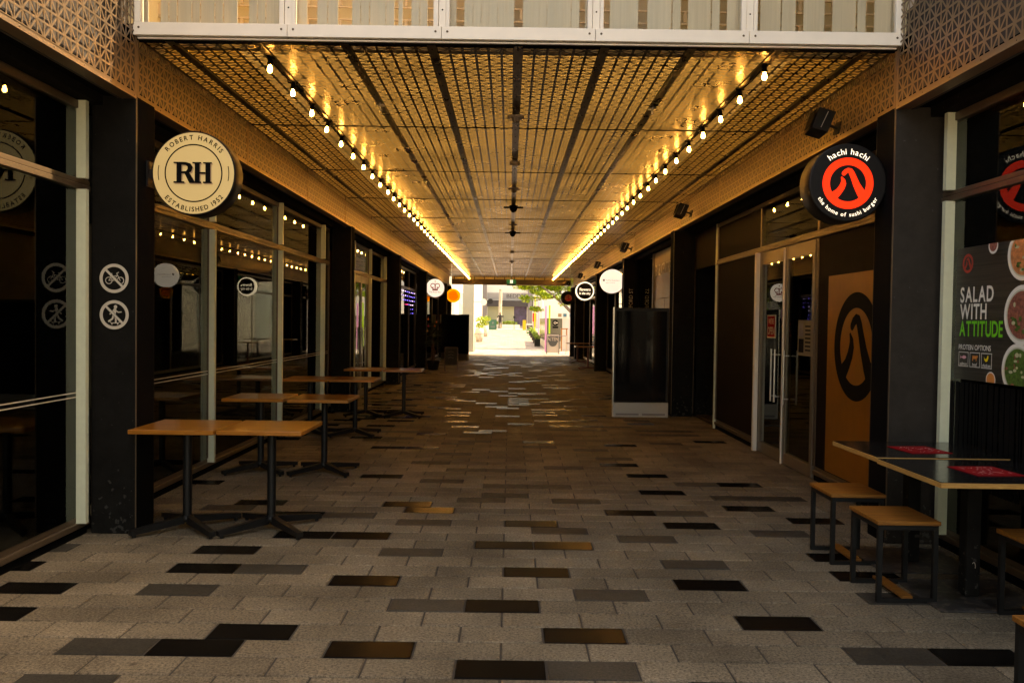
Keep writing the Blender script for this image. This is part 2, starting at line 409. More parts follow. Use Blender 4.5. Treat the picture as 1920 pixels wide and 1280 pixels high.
def pave_obj(name, args, mats):
    mb, tone = pavers(*args, mats); o = struct(mb, name, mats)
    a = o.data.attributes.new('tone', 'FLOAT', 'FACE'); a.data.foreach_set('value', tone); return o
pave_obj('arcade_paving', (-3.6, 37.0, GL-.04, GR+.04), [M['pave'], M['pave_mid'], M['pave_dark']])
mb = MB(); mb.box(GL-.04, GR+.04, -3.8, 37.0, -.05, -.005); struct(mb, 'paving_bed', M['grout'])
M['pave_out'] = pavemat('plaza_paver', (.26, .215, .19), .7, .15, .2)
M['pave_out2'] = pavemat('plaza_paver_mid', (.16, .125, .11), .6, .15, .2)
pave_obj('plaza_paving', (37.02, 88, -4.4, 6.0), [M['pave_out'], M['pave_out2'], M['pave_out2']])
for a, b, nm in ((GL, -1.2, 'left'), (1.45, GR, 'right')):
    mb = MB(); mb.box(a, b, 36.95, 37.03, .0015, .006)
    tag(mb.build('drain_cover', M['matte']), 'narrow dark metal drain strip in the floor on the %s at the sunny end' % nm, 'drain', 'drain strips at the arcade mouth')

# ------------------------------------------------------------------ perforated star screens
def star(mb, o, u, v, n, L, Hh, p, h, wbar, wthin, dep, wtr=1.0):
    """triangle lattice sheet: rows along v, nodes alternate; frame u,v, thickness towards n"""
    o, u, v, n = Vector(o), Vector(u), Vector(v), Vector(n)
    def seg(a, b, w, d0):
        pa, pb = o+u*a[0]+v*a[1], o+u*b[0]+v*b[1]
        d = (pb-pa).normalized(); s = d.cross(n).normalized()*w/2
        q = [pa-s, pa+s, pb+s, pb-s]; vs = [x+n*d0 for x in q]+[x+n*(dep+d0) for x in q]
        mb.add(vs, [(0, 1, 2, 3), (7, 6, 5, 4), (1, 0, 4, 5), (3, 2, 6, 7)])
    nu, nv = int(round(L/p)), int(round(Hh/h)); p = L/nu; h = Hh/nv
    for j in range(nv+1): seg((0, j*h), (L, j*h), wbar, 0)
    for i in range(nu+1): seg((i*p, 0), (i*p, Hh), wthin*wtr, .0006)
    for j in range(nv):
        for i in range(nu):
            if (i+j) % 2 == 0: seg((i*p, j*h), ((i+1)*p, (j+1)*h), wthin, .0012)
            else: seg((i*p, (j+1)*h), ((i+1)*p, j*h), wthin, .0018)
seams = [-1.47+2.4*k for k in range(3)]+[5.73]+[5.73+2.4*k for k in range(1, 13)]+[Y1]
for side, X, nx, GX in (('left', FL, -1, GL), ('right', FR, 1, GR)):
    t = thing('perforated_fascia', (X, Y0, ZF), 'bronze star-pattern fascia above the %s-hand shopfronts' % side, 'fascia')
    for k in range(len(seams)-1):
        a, b = seams[k]+.006, seams[k+1]-.006
        if b-a < .5: continue
        up = b <= 5.8
        top = 5.1 if up else ZC
        mb = MB(); mb.box(X, X+nx*.006, a, b, ZF, ZF+.03)
        mb.box(X+nx*.0006, X+nx*.0066, a, a+.02, ZF+.03, top); mb.box(X+nx*.0006, X+nx*.0066, b-.02, b, ZF+.03, top)
        mb.box(X, X+nx*.10, a, b, ZF-.003, ZF)
        hh = top-ZF-.03
        star(mb, (X, a+.02, ZF+.03), (0, 1, 0), (0, 0, 1), (nx, 0, 0), b-a-.04, hh, .0686, .0835, .012, .0085, .004)
        for q in range(8):      # rivets on the lower flange
            yy = a+.04+q*(b-a-.08)/7; mb.lathe((X, yy, ZF+.014), [(.005, 0), (.0045, -nx*.003), (.0001, -nx*.0035)], 8, 1, 'X')
        mb.build('screen_panel', [M['bronze'], M['frame']], t)
    mb = MB(); mb.box(X+nx*.11, X+nx*.13, seams[0], Y1, ZF+.0, 5.1 if False else ZC+.3); mb.box(X+nx*.11, X+nx*.13, seams[0], 5.72, ZC+.3, 5.1)
    mb.box(X-nx*.002, X+nx*.36, seams[0], 5.72, 5.11, 5.15)  # unseen cap, added to keep skylight out of the cavity
    mb.build('backing_board', M['backing'], t)
    mb = MB(); mb.box(X+nx*.01, GX+nx*.14, -6, Y1, ZF+.02, ZF+.05); mb.build('soffit_strip', M['matte'], t)
    mb = MB(); mb.box(GX-nx*.12, GX+nx*.12, -6, Y1, ZF-.05, ZF+.018); mb.build('head_channel', M['blackwall'], t)

# ------------------------------------------------------------------ arcade ceiling
ct = thing('arcade_ceiling', (.03, Y0, ZC), 'perforated metal arcade ceiling with dark lattice over an added gold glow sheet', 'ceiling')
bays = [5.79+2.42*k for k in range(13)]+[Y1-.1]
for k in range(len(bays)-1):
    a, b = bays[k]+.004, bays[k+1]-.004; mb = MB()
    if b-a < .3: continue
    for q in range(-5, 5):
        x0 = .03+.6*q+.026; x1 = .03+.6*(q+1)-.026
        if q == -5: x0 = FL+.01
        if q == 4: x1 = FR-.01
        if x1-x0 < .12: continue
        nrow = 6 if q not in (-5, 4) else 2
        star(mb, (x0, a, ZC), (0, 1, 0), (1, 0, 0), (0, 0, 1), b-a, x1-x0, .0762, (x1-x0)/nrow, .020, .0105, .0012, 1.5)
    mb.box(FL+.01, FR-.01, a-.004, a+.012, ZC-.002, ZC+.004)
    mb.box(FL+.01, FR-.01, a-.013, a+.013, ZC-.005, ZC-.001, 1)
    mb.build('ceiling_panel', [M['bronze_dark'], M['matte']], ct)
for q in range(-4, 5):
    x = .03+.6*q; mb = MB(); mb.box(x-.03, x+.03, Y0+.02, Y1-.1, ZC-.012, ZC-.004)
    yy = Y0+.1
    while yy < 20:
        mb.lathe((x, yy, ZC-.012), [(.006, 0), (.005, -.003), (.0001, -.0035)], 6, 1); yy += .3
    mb.build('ceiling_rail', [M['bronze_dark'], M['matte']], ct)
def translucent(name, c, mixd=.35):
    m = bpy.data.materials.new(name); m.use_nodes = True; t = m.node_tree; t.nodes.clear()
    o = t.nodes.new('ShaderNodeOutputMaterial'); a = t.nodes.new('ShaderNodeBsdfTranslucent'); d = t.nodes.new('ShaderNodeBsdfDiffuse'); x = t.nodes.new('ShaderNodeMixShader')
    a.inputs[0].default_value = (*c, 1); d.inputs[0].default_value = (.62, .50, .32, 1); x.inputs[0].default_value = mixd
    g = t.nodes.new('ShaderNodeNewGeometry'); n = t.nodes.new('ShaderNodeTexNoise'); n.inputs['Scale'].default_value = .9; n.inputs['Detail'].default_value = 4
    t.links.new(g.outputs['Position'], n.inputs[0]); mr = t.nodes.new('ShaderNodeMapRange'); mr.inputs[1].default_value = .3; mr.inputs[2].default_value = .7; mr.inputs[3].default_value = .6; mr.inputs[4].default_value = 1.25
    t.links.new(n.outputs[0], mr.inputs[0]); v = t.nodes.new('ShaderNodeVectorMath'); v.operation = 'SCALE'; v.inputs[0].default_value = c; t.links.new(mr.outputs[0], v.inputs['Scale']); t.links.new(v.outputs[0], a.inputs[0])
    t.links.new(a.outputs[0], x.inputs[1]); t.links.new(d.outputs[0], x.inputs[2]); t.links.new(x.outputs[0], o.inputs[0]); return m
M['glowsheet'] = translucent('gold_glow_sheet', (.118, .068, .020))
mb = MB(); mb.add([(FL-.1, 6.2, ZC+.62), (FR+.1, 6.2, ZC+.62), (FR+.1, Y1+.1, ZC+.62), (FL-.1, Y1+.1, ZC+.62)], [(0, 1, 2, 3)]); mb.build('glow_sheet', M['glowsheet'], ct)  # translucent sheet added so daylight glows gold behind the lattice
mb = MB(); mb.box(FL-.12, FL-.02, Y0+.1, Y1, ZC+.02, ZC+.63); mb.box(FR+.02, FR+.12, Y0+.1, Y1, ZC+.02, ZC+.63); mb.box(FL, FR, Y1+.02, Y1+.1, ZC-.08, ZC+.615); mb.build('void_wall', M['soffit'], ct)
mb = MB(); mb.box(FL-.13, FR+.13, Y0+.06, 6.10, ZC+.085, ZC+.10); mb.box(FL-.13, FR+.13, 6.16, 6.24, ZC+.085, ZC+.7); mb.box(FL-.13, FL-.0, Y0+.06, 6.2, ZC+.01, ZC+.085); mb.box(FR, FR+.13, Y0+.06, 6.2, ZC+.01, ZC+.085); mb.build('sky_cover_ledge', M['soffit'], ct)  # ledge and sides added to keep open sky off the first lattice rows
mb = MB()
for y in (33.0,): mb.box(FL, FR, y, y+.06, ZC+.42, ZC+.61)
mb.build('hanger_joist', M['soffit'], ct)
mb = MB(); mb.box(FL-.1, FR+.1, Y0+.0, Y0+.055, ZC-.01, ZC+.10); mb.box(FL+.01, FR-.01, Y0-.02, Y0-.002, ZC-.006, ZC+.004, 1); mb.build('front_trim', [M['matte'], M['white']], ct)
mb = MB(); mb.box(FL+.005, FR-.005, Y1-.08, Y1+.12, 3.09, 3.33); mb.build('end_beam', M['frame'], ct)
mb = MB()
for q in range(12): mb.box(FL+.1+q*.44, FL+.13+q*.44, Y1-.02, Y1+.02, 3.33, 3.46)
mb.build('beam_bracket', M['black'], ct)

# ------------------------------------------------------------------ festoon lights
for side, x, y0, n in (('left', -1.77, 6.07, 47), ('right', 1.83, 6.08, 47)):
    t = thing('festoon_lights', (x, y0, ZC), 'string of glowing warm bulbs along the %s side of the arcade ceiling' % side, 'string lights', 'bulb strings under the arcade ceiling')
    mb = MB(); pts = []
    for k in range(n):
        pts += [(x, y0+.64*k, ZC-.022), (x+random.uniform(-.004, .004), y0+.64*k+.32, ZC-.03)]
    mb.tube(pts[:-1], .005, 6); mb.build('cable', M['matte'], t)
    sk = MB(); sk.box(-.03, .03, -.03, .03, -.014, -.02+.0165); sk.lathe((0, 0, 0), [(.0001, -.016), (.017, -.016), (.017, -.045), (.021, -.05), (.021, -.066), (.0001, -.066)], 14)
    bb = MB(); bb.lathe((0, 0, 0), [(.010, -.066), (.012, -.075), (.017, -.090), (.0185, -.101), (.016, -.112), (.009, -.120), (.0001, -.123)], 12)
    so_ = sk.build('socket', M['matte'], t, True); bo = bb.build('bulb', M['bulb'], so_, True)
    bo.data.materials[0].cycles.emission_sampling = 'FRONT' if hasattr(bo.data.materials[0].cycles, 'emission_sampling') else 'AUTO'
    for k in range(1, n):
        a = so_.copy(); C.objects.link(a); a.parent = t; a.location = (0, .64*k, 0)
        b = bo.copy(); C.objects.link(b); b.parent = a
        a.rotation_euler = (random.gauss(0, .03), random.gauss(0, .04), random.random()*3)

# ------------------------------------------------------------------ glazed balcony over the entrance
YB = Y0-.03
t = thing('balcony_screen', (0, YB, ZC), 'white-framed glazed balcony front with ribbed taupe sheeting above the arcade entrance', 'balcony')
bx = [FL-.01+k*(FR-FL+.03)/5 for k in range(6)]
for k in range(5):
    mb = MB(); a, b = bx[k], bx[k+1]
    mb.box(a+.0015, b-.0015, YB-.02, YB+.02, ZC+.01, ZC+.095, 0, .002)
    for q in (a+.04, b-.04): mb.lathe((q, YB-.02, ZC+.06), [(.008, 0), (.007, -.003), (.0001, -.003)], 10, 1, 'Y')
    mb.build('edge_beam', [M['white'], M['frame']], t)
    mb = MB(); mb.box(a+.06, b-.06, YB-.002, YB+.006, ZC+.098, 4.9); mb.build('glass_pane', M['glass2'], t)
for k in range(6):
    mb = MB(); x = bx[k]
    if k in (0, 5):
        s = 1 if k == 0 else -1; mb.box(x+s*.01, x+s*.05, YB-.02, YB+.04, ZC+.095, 4.9, 0, .002)
    else:
        mb.box(x-.055, x-.022, YB-.018, YB+.04, ZC+.095, 4.9, 0, .002); mb.box(x-.019, x+.028, YB-.008, YB+.04, ZC+.095, 4.9, 0, .001); mb.box(x+.03, x+.055, YB-.018, YB+.04, ZC+.095, 4.9, 0, .002)
        mb.lathe((x+.005, YB-.008, ZC+.21), [(.006, 0), (.005, -.003), (.0001, -.003)], 10, 1, 'Y')
    mb.build('post', [M['white'], M['matte']], t)
M['sheet'] = mat('taupe_sheet', (.68, .57, .45), .5, noise=.08, nscale=60, stretch=(1, 1, .02))
mb = MB(); x = FL+.0
gaps = [(-2.53, -2.44), (-1.91, -1.83), (-1.56, -1.50), (-1.43, -1.36), (-1.22, -1.12), (-.83, -.80), (-.77, -.71), (-.60, -.54), (-.40, -.345), (.0, .06), (.45, .49), (.61, .66), (.86, .92), (1.15, 1.20), (1.42, 1.47), (1.65, 1.70), (1.95, 2.0), (2.15, 2.2), (2.43, 2.49)]
prev = FL-.05
for a, b in gaps+[(FR+.05, FR+.05)]:
    n = max(1, int((a-prev)/.05)); w = (a-prev)/n
    for i in range(n):
        d = .014*((i*7) % 3); mb.box(prev+i*w+.0004, prev+(i+1)*w-.0004, YB+.075+d, YB+.08+d, ZC+.11, 4.9)
    prev = b
mb.build('ribbed_sheet', M['sheet'], t)
mb = MB(); mb.box(FL-.06, FR+.06, YB-.02, YB+.04, 4.9, 4.98); mb.build('top_rail', M['white'], t)
# terrace behind it
M['terr'] = translucent('backlit_block', (.97, .93, .86), .2)  # wall made translucent so daylight from behind brightens it
t = thing('terrace_wall', (0, 6.6, 3.8), 'pale block wall with brown joints glimpsed through the gaps of the balcony sheeting', 'wall')
mb = MB(); mb.add([(FL, 6.12, ZC+.1), (FR, 6.12, ZC+.1), (FR, 6.12, 5.3), (FL, 6.12, 5.3)], [(0, 1, 2, 3)])
z = ZC+.1; r = 0
while z < 5.2:
    mb.box(-2.6, 2.65, 6.105, 6.121, z, z+.012, 1); x = -2.6+(.12 if r % 2 else 0)
    while x < 2.6: mb.box(x, x+.02, 6.107, 6.121, z+.018, z+.09, 1); x += .24
    z += .09; r += 1
mb.build('block_wall', [M['terr'], mat('brown_joint', (.72, .54, .36), .7)], t)
# ------------------------------------------------------------------ pillars
pil = [(5.72, 'the nearest'), (13.4, 'the second'), (19.3, 'the third'), (25.5, 'the fourth'), (33.6, 'the fifth'), (36.1, 'the sixth')]
colL = []
for y, nm in pil:
    for side, X, nx in (('left', FL, -1), ('right', FR, 1)):
        t = thing('pillar', (X+nx*.15, y+.15, 0), '%s square black pillar from the camera on the %s side' % (nm, side), 'pillar', 'black pillars along the arcade')
        mb = MB(); mb.box(X, X+nx*(.31 if side == 'left' else .345), y, y+.30, 0, ZF+.017, 0, .006)
        mb.build('shaft', M['blackwall'] if not (side == 'right' and y < 6) else M['greywall'], t)
        mb = MB(); mb.box(X-nx*.002, X+nx*.004, y+.02, y+.28, .0, ZF+.01); mb.build('side_shade_sheet', M['matte'], t)  # black sheet added so the pillar's inner side stays in shade
        mb = MB(); mb.box(X-nx*.003, X+nx*.003, y-.003, y+.006, 0.04, ZF-.0, 0); mb.build('corner_trim', M['frame'], t)
        colL.append(t)

# ------------------------------------------------------------------ shopfronts
def shopfront(name, side, y0, y1, mull, label, opaque=(), transom=(2.36, 2.43), manif=False, door=None, stripoff=.13, nostrip=False):
    X, nx = (GL, -1) if side == 'left' else (GR, 1)
    t = thing(name, (X, (y0+y1)/2, 0), label, 'shopfront')
    ed = [y0]+list(mull)+[y1]
    mb = MB(); 
    segs = [(y0, y1)] if not door else [(y0, door[0]), (door[1], y1)]
    for a, b in segs:
        if b-a < .05: continue
        mb = MB(); mb.box(X-nx*.02, X+nx*.11, a, b, .06, .10, 0, .004); mb.box(X+nx*.0, X+nx*.11, a, b, .10, .14, 0, .004)
        mb.box(X-nx*.002, X+nx*.10, a, b, 0, .058, 1)
        mb.build('sill', [M['frame'], M['matte']], t)
    mb = MB(); mb.box(X-nx*.03, X+nx*.02, y0, y1, transom[0], transom[1]-.035, 0, .003); mb.box(X-nx*.022, X+nx*.02, y0, y1, transom[1]-.032, transom[1], 0, .003)
    mb.build('transom', M['frame'], t)
    mb = MB(); mb.box(X-nx*.02, X+nx*.02, y0, y1, ZF-.105, ZF-.052, 0, .003); mb.build('head_rail', M['frame'], t)
    for y in ed[1:]:
        if y == y1: ya = y-.03
        else: ya = y-.012
        mb = MB(); mb.box(X+nx*.016, X+nx*.06, ya-.02, ya+.02, .14, ZF-.05, 1)
        fy = ya if y != y1 else y1-stripoff
        fn = MB(); fn.box(X-nx*.005, X-nx*.07, fy-.02, fy+.02, .10, transom[0]-.002); fn.box(X-nx*.005, X-nx*.07, fy-.02, fy+.02, transom[1]+.002, ZF-.004); nostrip or fn.build('lit_mullion_strip', M['alu'], t)  # pale strips added outside the glass, standing in for daylit mullion faces
        mb.box(X-nx*.014, X+nx*.014, ya-.022, ya+.022, .14, transom[0]-.002, 0); mb.box(X-nx*.014, X+nx*.014, ya-.022, ya+.022, transom[1]+.002, ZF-.107, 0)
        mb.build('mullion', [M['frame'], M['alu']], t)
    for k in range(len(ed)-1):
        a, b = ed[k], ed[k+1]
        if door and a >= door[0]-.05 and b <= door[1]+.05: 
            mb = MB(); mb.box(X-nx*.004, X+nx*.004, a+.03, b-.03, transom[1], ZF-.1); mb.build('fanlight', M['glass'], t); continue
        op = opaque[k] if k < len(opaque) else None
        mb = MB(); mb.box(X-nx*.004, X+nx*.004, a+.012, b-.036, .14, transom[0]); mb.box(X-nx*.004, X+nx*.004, a+.012, b-.036, transom[1], ZF-.1)
        mb.build('infill_panel' if op else 'window_pane', M['panel'] if op else M['glass'], t)
    if manif:
        mb = MB()
        for z in (.955, .985): mb.box(X-nx*.0055, X-nx*.0045, y0+.02, y1-.04, z, z+.007)
        mb.build('glass_stripe', M['decal'], t)
    return t
near_l = shopfront('shopfront', 'left', -1.5, 5.74, (1.0, 3.4), 'dark glazed shopfront nearest on the left, before the pillar with the no-cycling signs', manif=True)
near_r = shopfront('shopfront', 'right', -1.5, 5.74, (1.0, 3.4), 'dark glazed shopfront nearest on the right, with the salad poster behind its glass')
sl1 = shopfront('shopfront', 'left', 6.0, 13.36, (8.06, 10.44), 'cafe shopfront with timber tables standing before its glass', manif=True, stripoff=.56)
sl2 = shopfront('shopfront', 'left', 13.7, 19.26, (15.3, 17.1), 'glazed shopfront with a pair of doors between the second and third pillars on the left', door=(15.3, 17.1))
sl3 = shopfront('shopfront', 'left', 19.6, 25.46, (21.9, 23.9), 'shopfront with coloured fairy lights and timber lining in its window', nostrip=True)
sl4 = shopfront('shopfront', 'left', 25.8, 33.56, (28.4, 31.0), 'glazed shopfront behind the pot plant, under the round crown sign', nostrip=True)
sl5 = shopfront('shopfront', 'left', 33.9, 36.06, (), 'short glazed shopfront at the far sunny end on the left', nostrip=True)
sr2 = shopfront('shopfront', 'right', 19.6, 25.46, (21.6, 23.6), 'glazed shopfront between the white round sign and the black flowers sign', nostrip=True)
sr3 = shopfront('shopfront', 'right', 25.8, 33.56, (28.4, 31.0), 'glazed shopfront beside the two far tables on the right', nostrip=True)
sr4 = shopfront('shopfront', 'right', 33.9, 36.06, (), 'short glazed shopfront at the far sunny end on the right', nostrip=True)
sr1 = shopfront('shopfront', 'right', 6.0, 11.95, (8.06, 9.9), 'brown panelled sushi shopfront with a pair of glass doors', opaque=(1, 0, 1), door=(8.06, 9.9), nostrip=True)
mb = MB(); mb.box(GR-.03, GR+.13, 11.95, 12.0, 0, ZF-.05, 0, .003); mb.build('end_frame', M['alu'], sr1)

mb = MB(); mb.box(GR-.07, GR-.021, 9.872, 9.93, .0, 2.36, 0, .003); mb.build('lit_jamb_edge', M['white'], sr1)  # white strip standing in for the daylit edge of the frame
mb = MB(); mb.box(GR-.035, GR-.021, 8.965, 8.99, .0, 2.34, 0, .002); mb.build('lit_leaf_edge', M['white'], sr1)  # white strip standing in for the daylit edge of the leaf
def door_leaf(X, nx, a, b, zt, parent, hand, wide=.07):
    fr = MB(); fr.box(X-nx*.02, X+nx*.025, a, a+wide, .01, zt, 0, .003); fr.box(X-nx*.02, X+nx*.025, b-wide, b, .01, zt, 0, .003)
    fr.box(X-nx*.018, X+nx*.023, a+wide, b-wide, .01, .13, 0, .003); fr.box(X-nx*.018, X+nx*.023, a+wide, b-wide, zt-.14, zt, 0, .003)
    d = fr.build('door', M['frame2'], parent)
    g = MB(); g.box(X-nx*.004, X+nx*.004, a+wide, b-wide, .13, zt-.14); g.build('door_glass', M['glass'], d)
    for off, z0, z1 in hand:
        h = MB(); h.tube([(X-nx*.075, off, z0), (X-nx*.075, off, z1)], .011, 10)
        for z in (z0+.06, z1-.06): h.tube([(X-nx*.075, off, z), (X-nx*.015, off, z)], .007, 8)
        h.build('handle', M['alum'], d)
    return d
M['frame2'] = mat('door_frame', (.20, .16, .115), .40, metal=.4)
door_leaf(GR, 1, 8.09, 8.97, 2.355, sr1, [(8.80, .66, 1.24)])
d2 = door_leaf(GR, 1, 8.98, 9.86, 2.355, sr1, [(9.10, .66, 1.24), (9.22, .66, 1.24)])
door_leaf(GL, -1, 15.32, 16.19, 2.355, sl2, [(16.05, .6, 1.35)])
door_leaf(GL, -1, 16.2, 17.05, 2.355, sl2, [(16.34, .6, 1.35)])

# recess by the second pillar on the right
t = thing('service_recess', (GR, 12.7, 0), 'unlit doorway recess under a grey lintel panel beside the tall black screen', 'doorway')
mb = MB(); mb.box(GR, GR+.06, 12.0, 13.42, 2.38, ZF); mb.build('lintel_panel', M['greywall'], t)
mb = MB(); mb.box(GR+1.6, GR+1.7, 12.0, 13.7, 0, 2.6); mb.box(GR+.1, GR+1.6, 11.94, 12.0, 0, 2.6); mb.box(GR+.1, GR+1.6, 13.7, 13.76, 0, 2.6); mb.build('recess_wall', M['blackwall'], t)
# stone bay with the centre's name
t = thing('clad_wall', (GR, 15.5, 0), 'brown stone-clad wall carrying the BNZ CENTRE lettering behind the black screen', 'wall')
M['stone'] = mat('brown_stone', (.16, .10, .06), .45, noise=.35, nscale=5, rvar=.08, spec=.4)
mb = MB()
for zi, (za, zb) in enumerate(((0, .7), (.7, 1.35), (1.35, 2.0), (2.0, 3.0))):
    for yi in range(3):
        ya = 13.75+yi*1.17; mb.box(GR-.0+.003*((zi+yi) % 2), GR+.08, ya+.004, ya+1.162, za+.004, zb-.004, 0, .003)
mb.build('stone_panel', M['stone'], t)
ik = Ink((GR-.0, 16.28, 2.58), (0, -1, 0), (0, 0, 1), (-1, 0, 0), base=.006); ik.text(0, -.1, 'BNZ CENTRE', .30, 0, sx=.88, bold=.015); ik.build('lettering', M['decal'], t)
mb = MB(); mb.box(GR-.03, GR+.05, 17.26, 17.33, 0, ZF-.05); mb.box(GR-.02, GR+.05, 17.33, 19.3, .0, .12); mb.build('bay_frame', M['frame2'], t)
mb = MB(); mb.box(GR, GR+.008, 17.33, 19.3, .12, ZF); mb.build('window_pane', M['glass'], t)
mb = MB(); mb.box(GR+.25, GR+.28, 17.4, 19.3, 0, 2.5); mb.build('blind', mat('olive_blind', (.10, .095, .02), .7), t)

# unseen upper masses shaped to steer sun and sky, and shop rooms
M['upper'] = mat('upper_mass', (.30, .27, .24), .7, noise=.1)
for side, X, nx, GX in (('left', FL, -1, GL), ('right', FR, 1, GR)):
    t = thing('shop_building', (X+nx*3, 15, 0), 'dark shop rooms under an unseen light-shaping mass behind the %s-hand shopfronts' % side, 'building')
    mb = MB(); HT = 5.3 if side == 'left' else 10.5; mb.box(X+nx*.35, X+nx*7, -3.5, 6.6, ZF+.06, HT); mb.box(X+nx*.14, X+nx*.35, -3.5, 6.6, 5.2, HT); mb.box(X+nx*.35, X+nx*7, 6.6, 36.3, ZF+.06, ZC+.6); mb.build('light_shaping_mass', M['upper'], t)  # mass out of view, tall on the right to block the sun
    mb = MB(); mb.box(GX+nx*4.4, GX+nx*4.5, -1.5, 36.3, 0, ZF); mb.build('back_wall', M['interior'], t)
    mb = MB(); mb.box(GX+nx*.12, GX+nx*4.4, -1.5, 36.3, -.04, .004); mb.build('shop_floor', M['intfloor'], t)
    mb = MB(); mb.box(GX+nx*.14, GX+nx*4.4, -1.5, 36.3, ZF, ZF+.04); mb.build('shop_ceiling', M['intdark'], t)
    for y in (13.5, 19.4, 25.6, 33.7, 36.2):
        if side == 'right' and y == 13.5: continue
        mb = MB(); mb.box(GX+nx*.14, GX+nx*4.4, y, y+.1, 0.004, ZF); mb.build('party_wall', M['interior'] if side == 'left' else M['intdark'], t)
    mb = MB(); mb.box(GX+nx*.1, GX+nx*4.4, -1.51, -1.5, .1, ZF); mb.build('added_end_glazing', M['glass'], t)  # unseen glazed end, added to let daylight into the shop rooms
    if side == 'left':
        mb = MB(); mb.box(GX+nx*.6, GX+nx*4.3, 18.2, 18.25, .004, ZF); mb.box(GX+nx*.5, GX+nx*.55, 22.2, 25.4, .004, ZF-.1); mb.build('timber_lining', M['ply'], t)
    else:
        mb = MB(); mb.box(GX+nx*.14, GX+nx*4.4, 11.96, 12.0-.0+.0, .004, ZF); mb.build('party_wall', M['intdark'], t)

# ------------------------------------------------------------------ sushi board, poster and glass film on the right
t = thing('sushi_board', (GR, 7.0, 0), 'amber board with a large black round emblem on the brown panel beside the doors', 'sign board')
mb = MB(); mb.box(GR-.012, GR-.005, 6.25, 7.76, .15, 1.97); mb.build('board', M['orange'], t)
def hachi(ik, r, mi=0, cx=0, cy=0):
    k0, ik.k = ik.k, r; o0 = ik.o; ik.o = ik.o+ik.u*cx+ik.v*cy
    ik.arc(0, 0, .71, 1.0, mi=mi, n=64)
    ik.stroke([(-.17, .38), (-.10, .46), (.0, .51), (.08, .49), (.14, .40), (.22, .22), (.34, -.06), (.50, -.34), (.63, -.50)], [.17, .18, .19, .21, .22, .23, .27, .33, .40], mi, (True, False))
    ik.stroke([(-.25, .22), (-.19, .12), (-.18, -.0), (-.24, -.16), (-.36, -.33), (-.55, -.50)], [.07, .16, .22, .24, .26, .34], mi, (True, False))
    ik.k = k0; ik.o = o0
ik = Ink((GR-.012, 7.12, 1.33), (0, -1, 0), (0, 0, 1), (-1, 0, 0)); hachi(ik, .47); ik.build('emblem', M['ink'], t)

t = thing('salad_poster', (GR+.012, 5.0, 1.6), 'dark timber-look food poster reading SALAD WITH ATTITUDE behind the glass on the right', 'poster')
M['poster'] = mat('poster_print', (.032, .030, .023), .5, noise=.75, nscale=3, stretch=(1, .5, 30))
PG = M['poster']
mb = MB(); mb.box(GR-.012, GR-.0065, 3.9, 5.535, 1.17, 2.03); mb.build('sheet', PG, t)
ik = Ink((GR-.012, 5.50, 1.60), (0, -1, 0), (0, 0, 1), (-1, 0, 0))
ik.clip = (-.03, 1.58, -.425, .425)
_c = ik.clip; ik.clip = None; hachi(ik, .062, 2, .10, .325); ik.clip = _c
M['pgreen'] = mat('poster_green', (.10, .62, .035), .5); M['pred'] = mat('poster_red', (.42, .045, .03), .5); M['pwhite'] = mat('poster_white', (.80, .78, .70), .5)
M['pgreend'] = mat('salad_green', (.06, .13, .02), .6, noise=.8, nscale=60); M['pmeat'] = mat('meat_print', (.28, .09, .06), .6, noise=.6, nscale=50); M['psalmon'] = mat('salmon_print', (.62, .22, .08), .6, noise=.4, nscale=30)
M['ppink'] = mat('pink_print', (.75, .35, .42), .5); M['pora'] = mat('orange_print', (.72, .25, .06), .5); M['pyel'] = mat('yellow_print', (.85, .62, .03), .5)
ik.text(.02, .075, 'SALAD', .137, 0, sx=.80, align='l', bold=.022, track=.03)
ik.text(.02, -.035, 'WITH', .137, 0, sx=.80, align='l', bold=.022, track=.03)
ik.text(.02, -.145, 'ATTITUDE', .137, 1, sx=.70, align='l', bold=.022, track=.01)
ik.text(.02, -.235, 'PROTEIN OPTIONS', .047, 0, sx=.92, align='l', bold=.008)
for k, (w, mi) in enumerate((('salmon', 5), ('beef', 6), ('chicken', 7))):
    x = .025+k*.135; y = -.345
    for q in ((x, y, x+.115, y+.004), (x, y+.091, x+.115, y+.095), (x, y, x+.004, y+.095), (x+.111, y, x+.115, y+.095)): ik.rect(*q, 0)
    ik.text(x+.058, y+.008, w, .030, 0, bold=.008)
    cx, cy = x+.058, y+.06
    if k == 0: ik.poly([(cx-.035, cy+.012), (cx-.022, cy), (cx+.0, cy+.012), (cx+.022, cy+.01), (cx+.037, cy), (cx+.02, cy-.009), (cx, cy-.011), (cx-.022, cy-.002), (cx-.035, cy-.012)], 5)
    if k == 1:
        ik.rect(cx-.026, cy-.006, cx+.024, cy+.014, 6); ik.rect(cx-.026, cy-.02, cx-.017, cy-.006, 6); ik.rect(cx+.014, cy-.02, cx+.022, cy-.006, 6); ik.poly([(cx+.022, cy+.004), (cx+.036, cy+.002), (cx+.036, cy+.014), (cx+.022, cy+.018)], 6)
    if k == 2:
        ik.poly([(cx-.028, cy+.014), (cx-.014, cy-.002), (cx+.004, cy+.004), (cx+.012, cy+.022), (cx+.020, cy+.020), (cx+.022, cy+.006), (cx+.012, cy-.014), (cx-.006, cy-.02), (cx-.022, cy-.008)], 7)
def bowl(cx, cy, r, f1, f2):
    ik.disc(cx, cy, r, 0, 48); ik.disc(cx, cy, r*.86, 8, 48); ik.disc(cx, cy, r*.80, f1, 40)
    for q in range(26):
        a, rr = random.random()*6.28, r*.66*math.sqrt(random.random()); ik.disc(cx+rr*math.cos(a), cy+rr*math.sin(a), r*random.uniform(.05, .14), (f1, f2, 9, 10)[random.randint(0, 3)], 9, r*random.uniform(.04, .1))
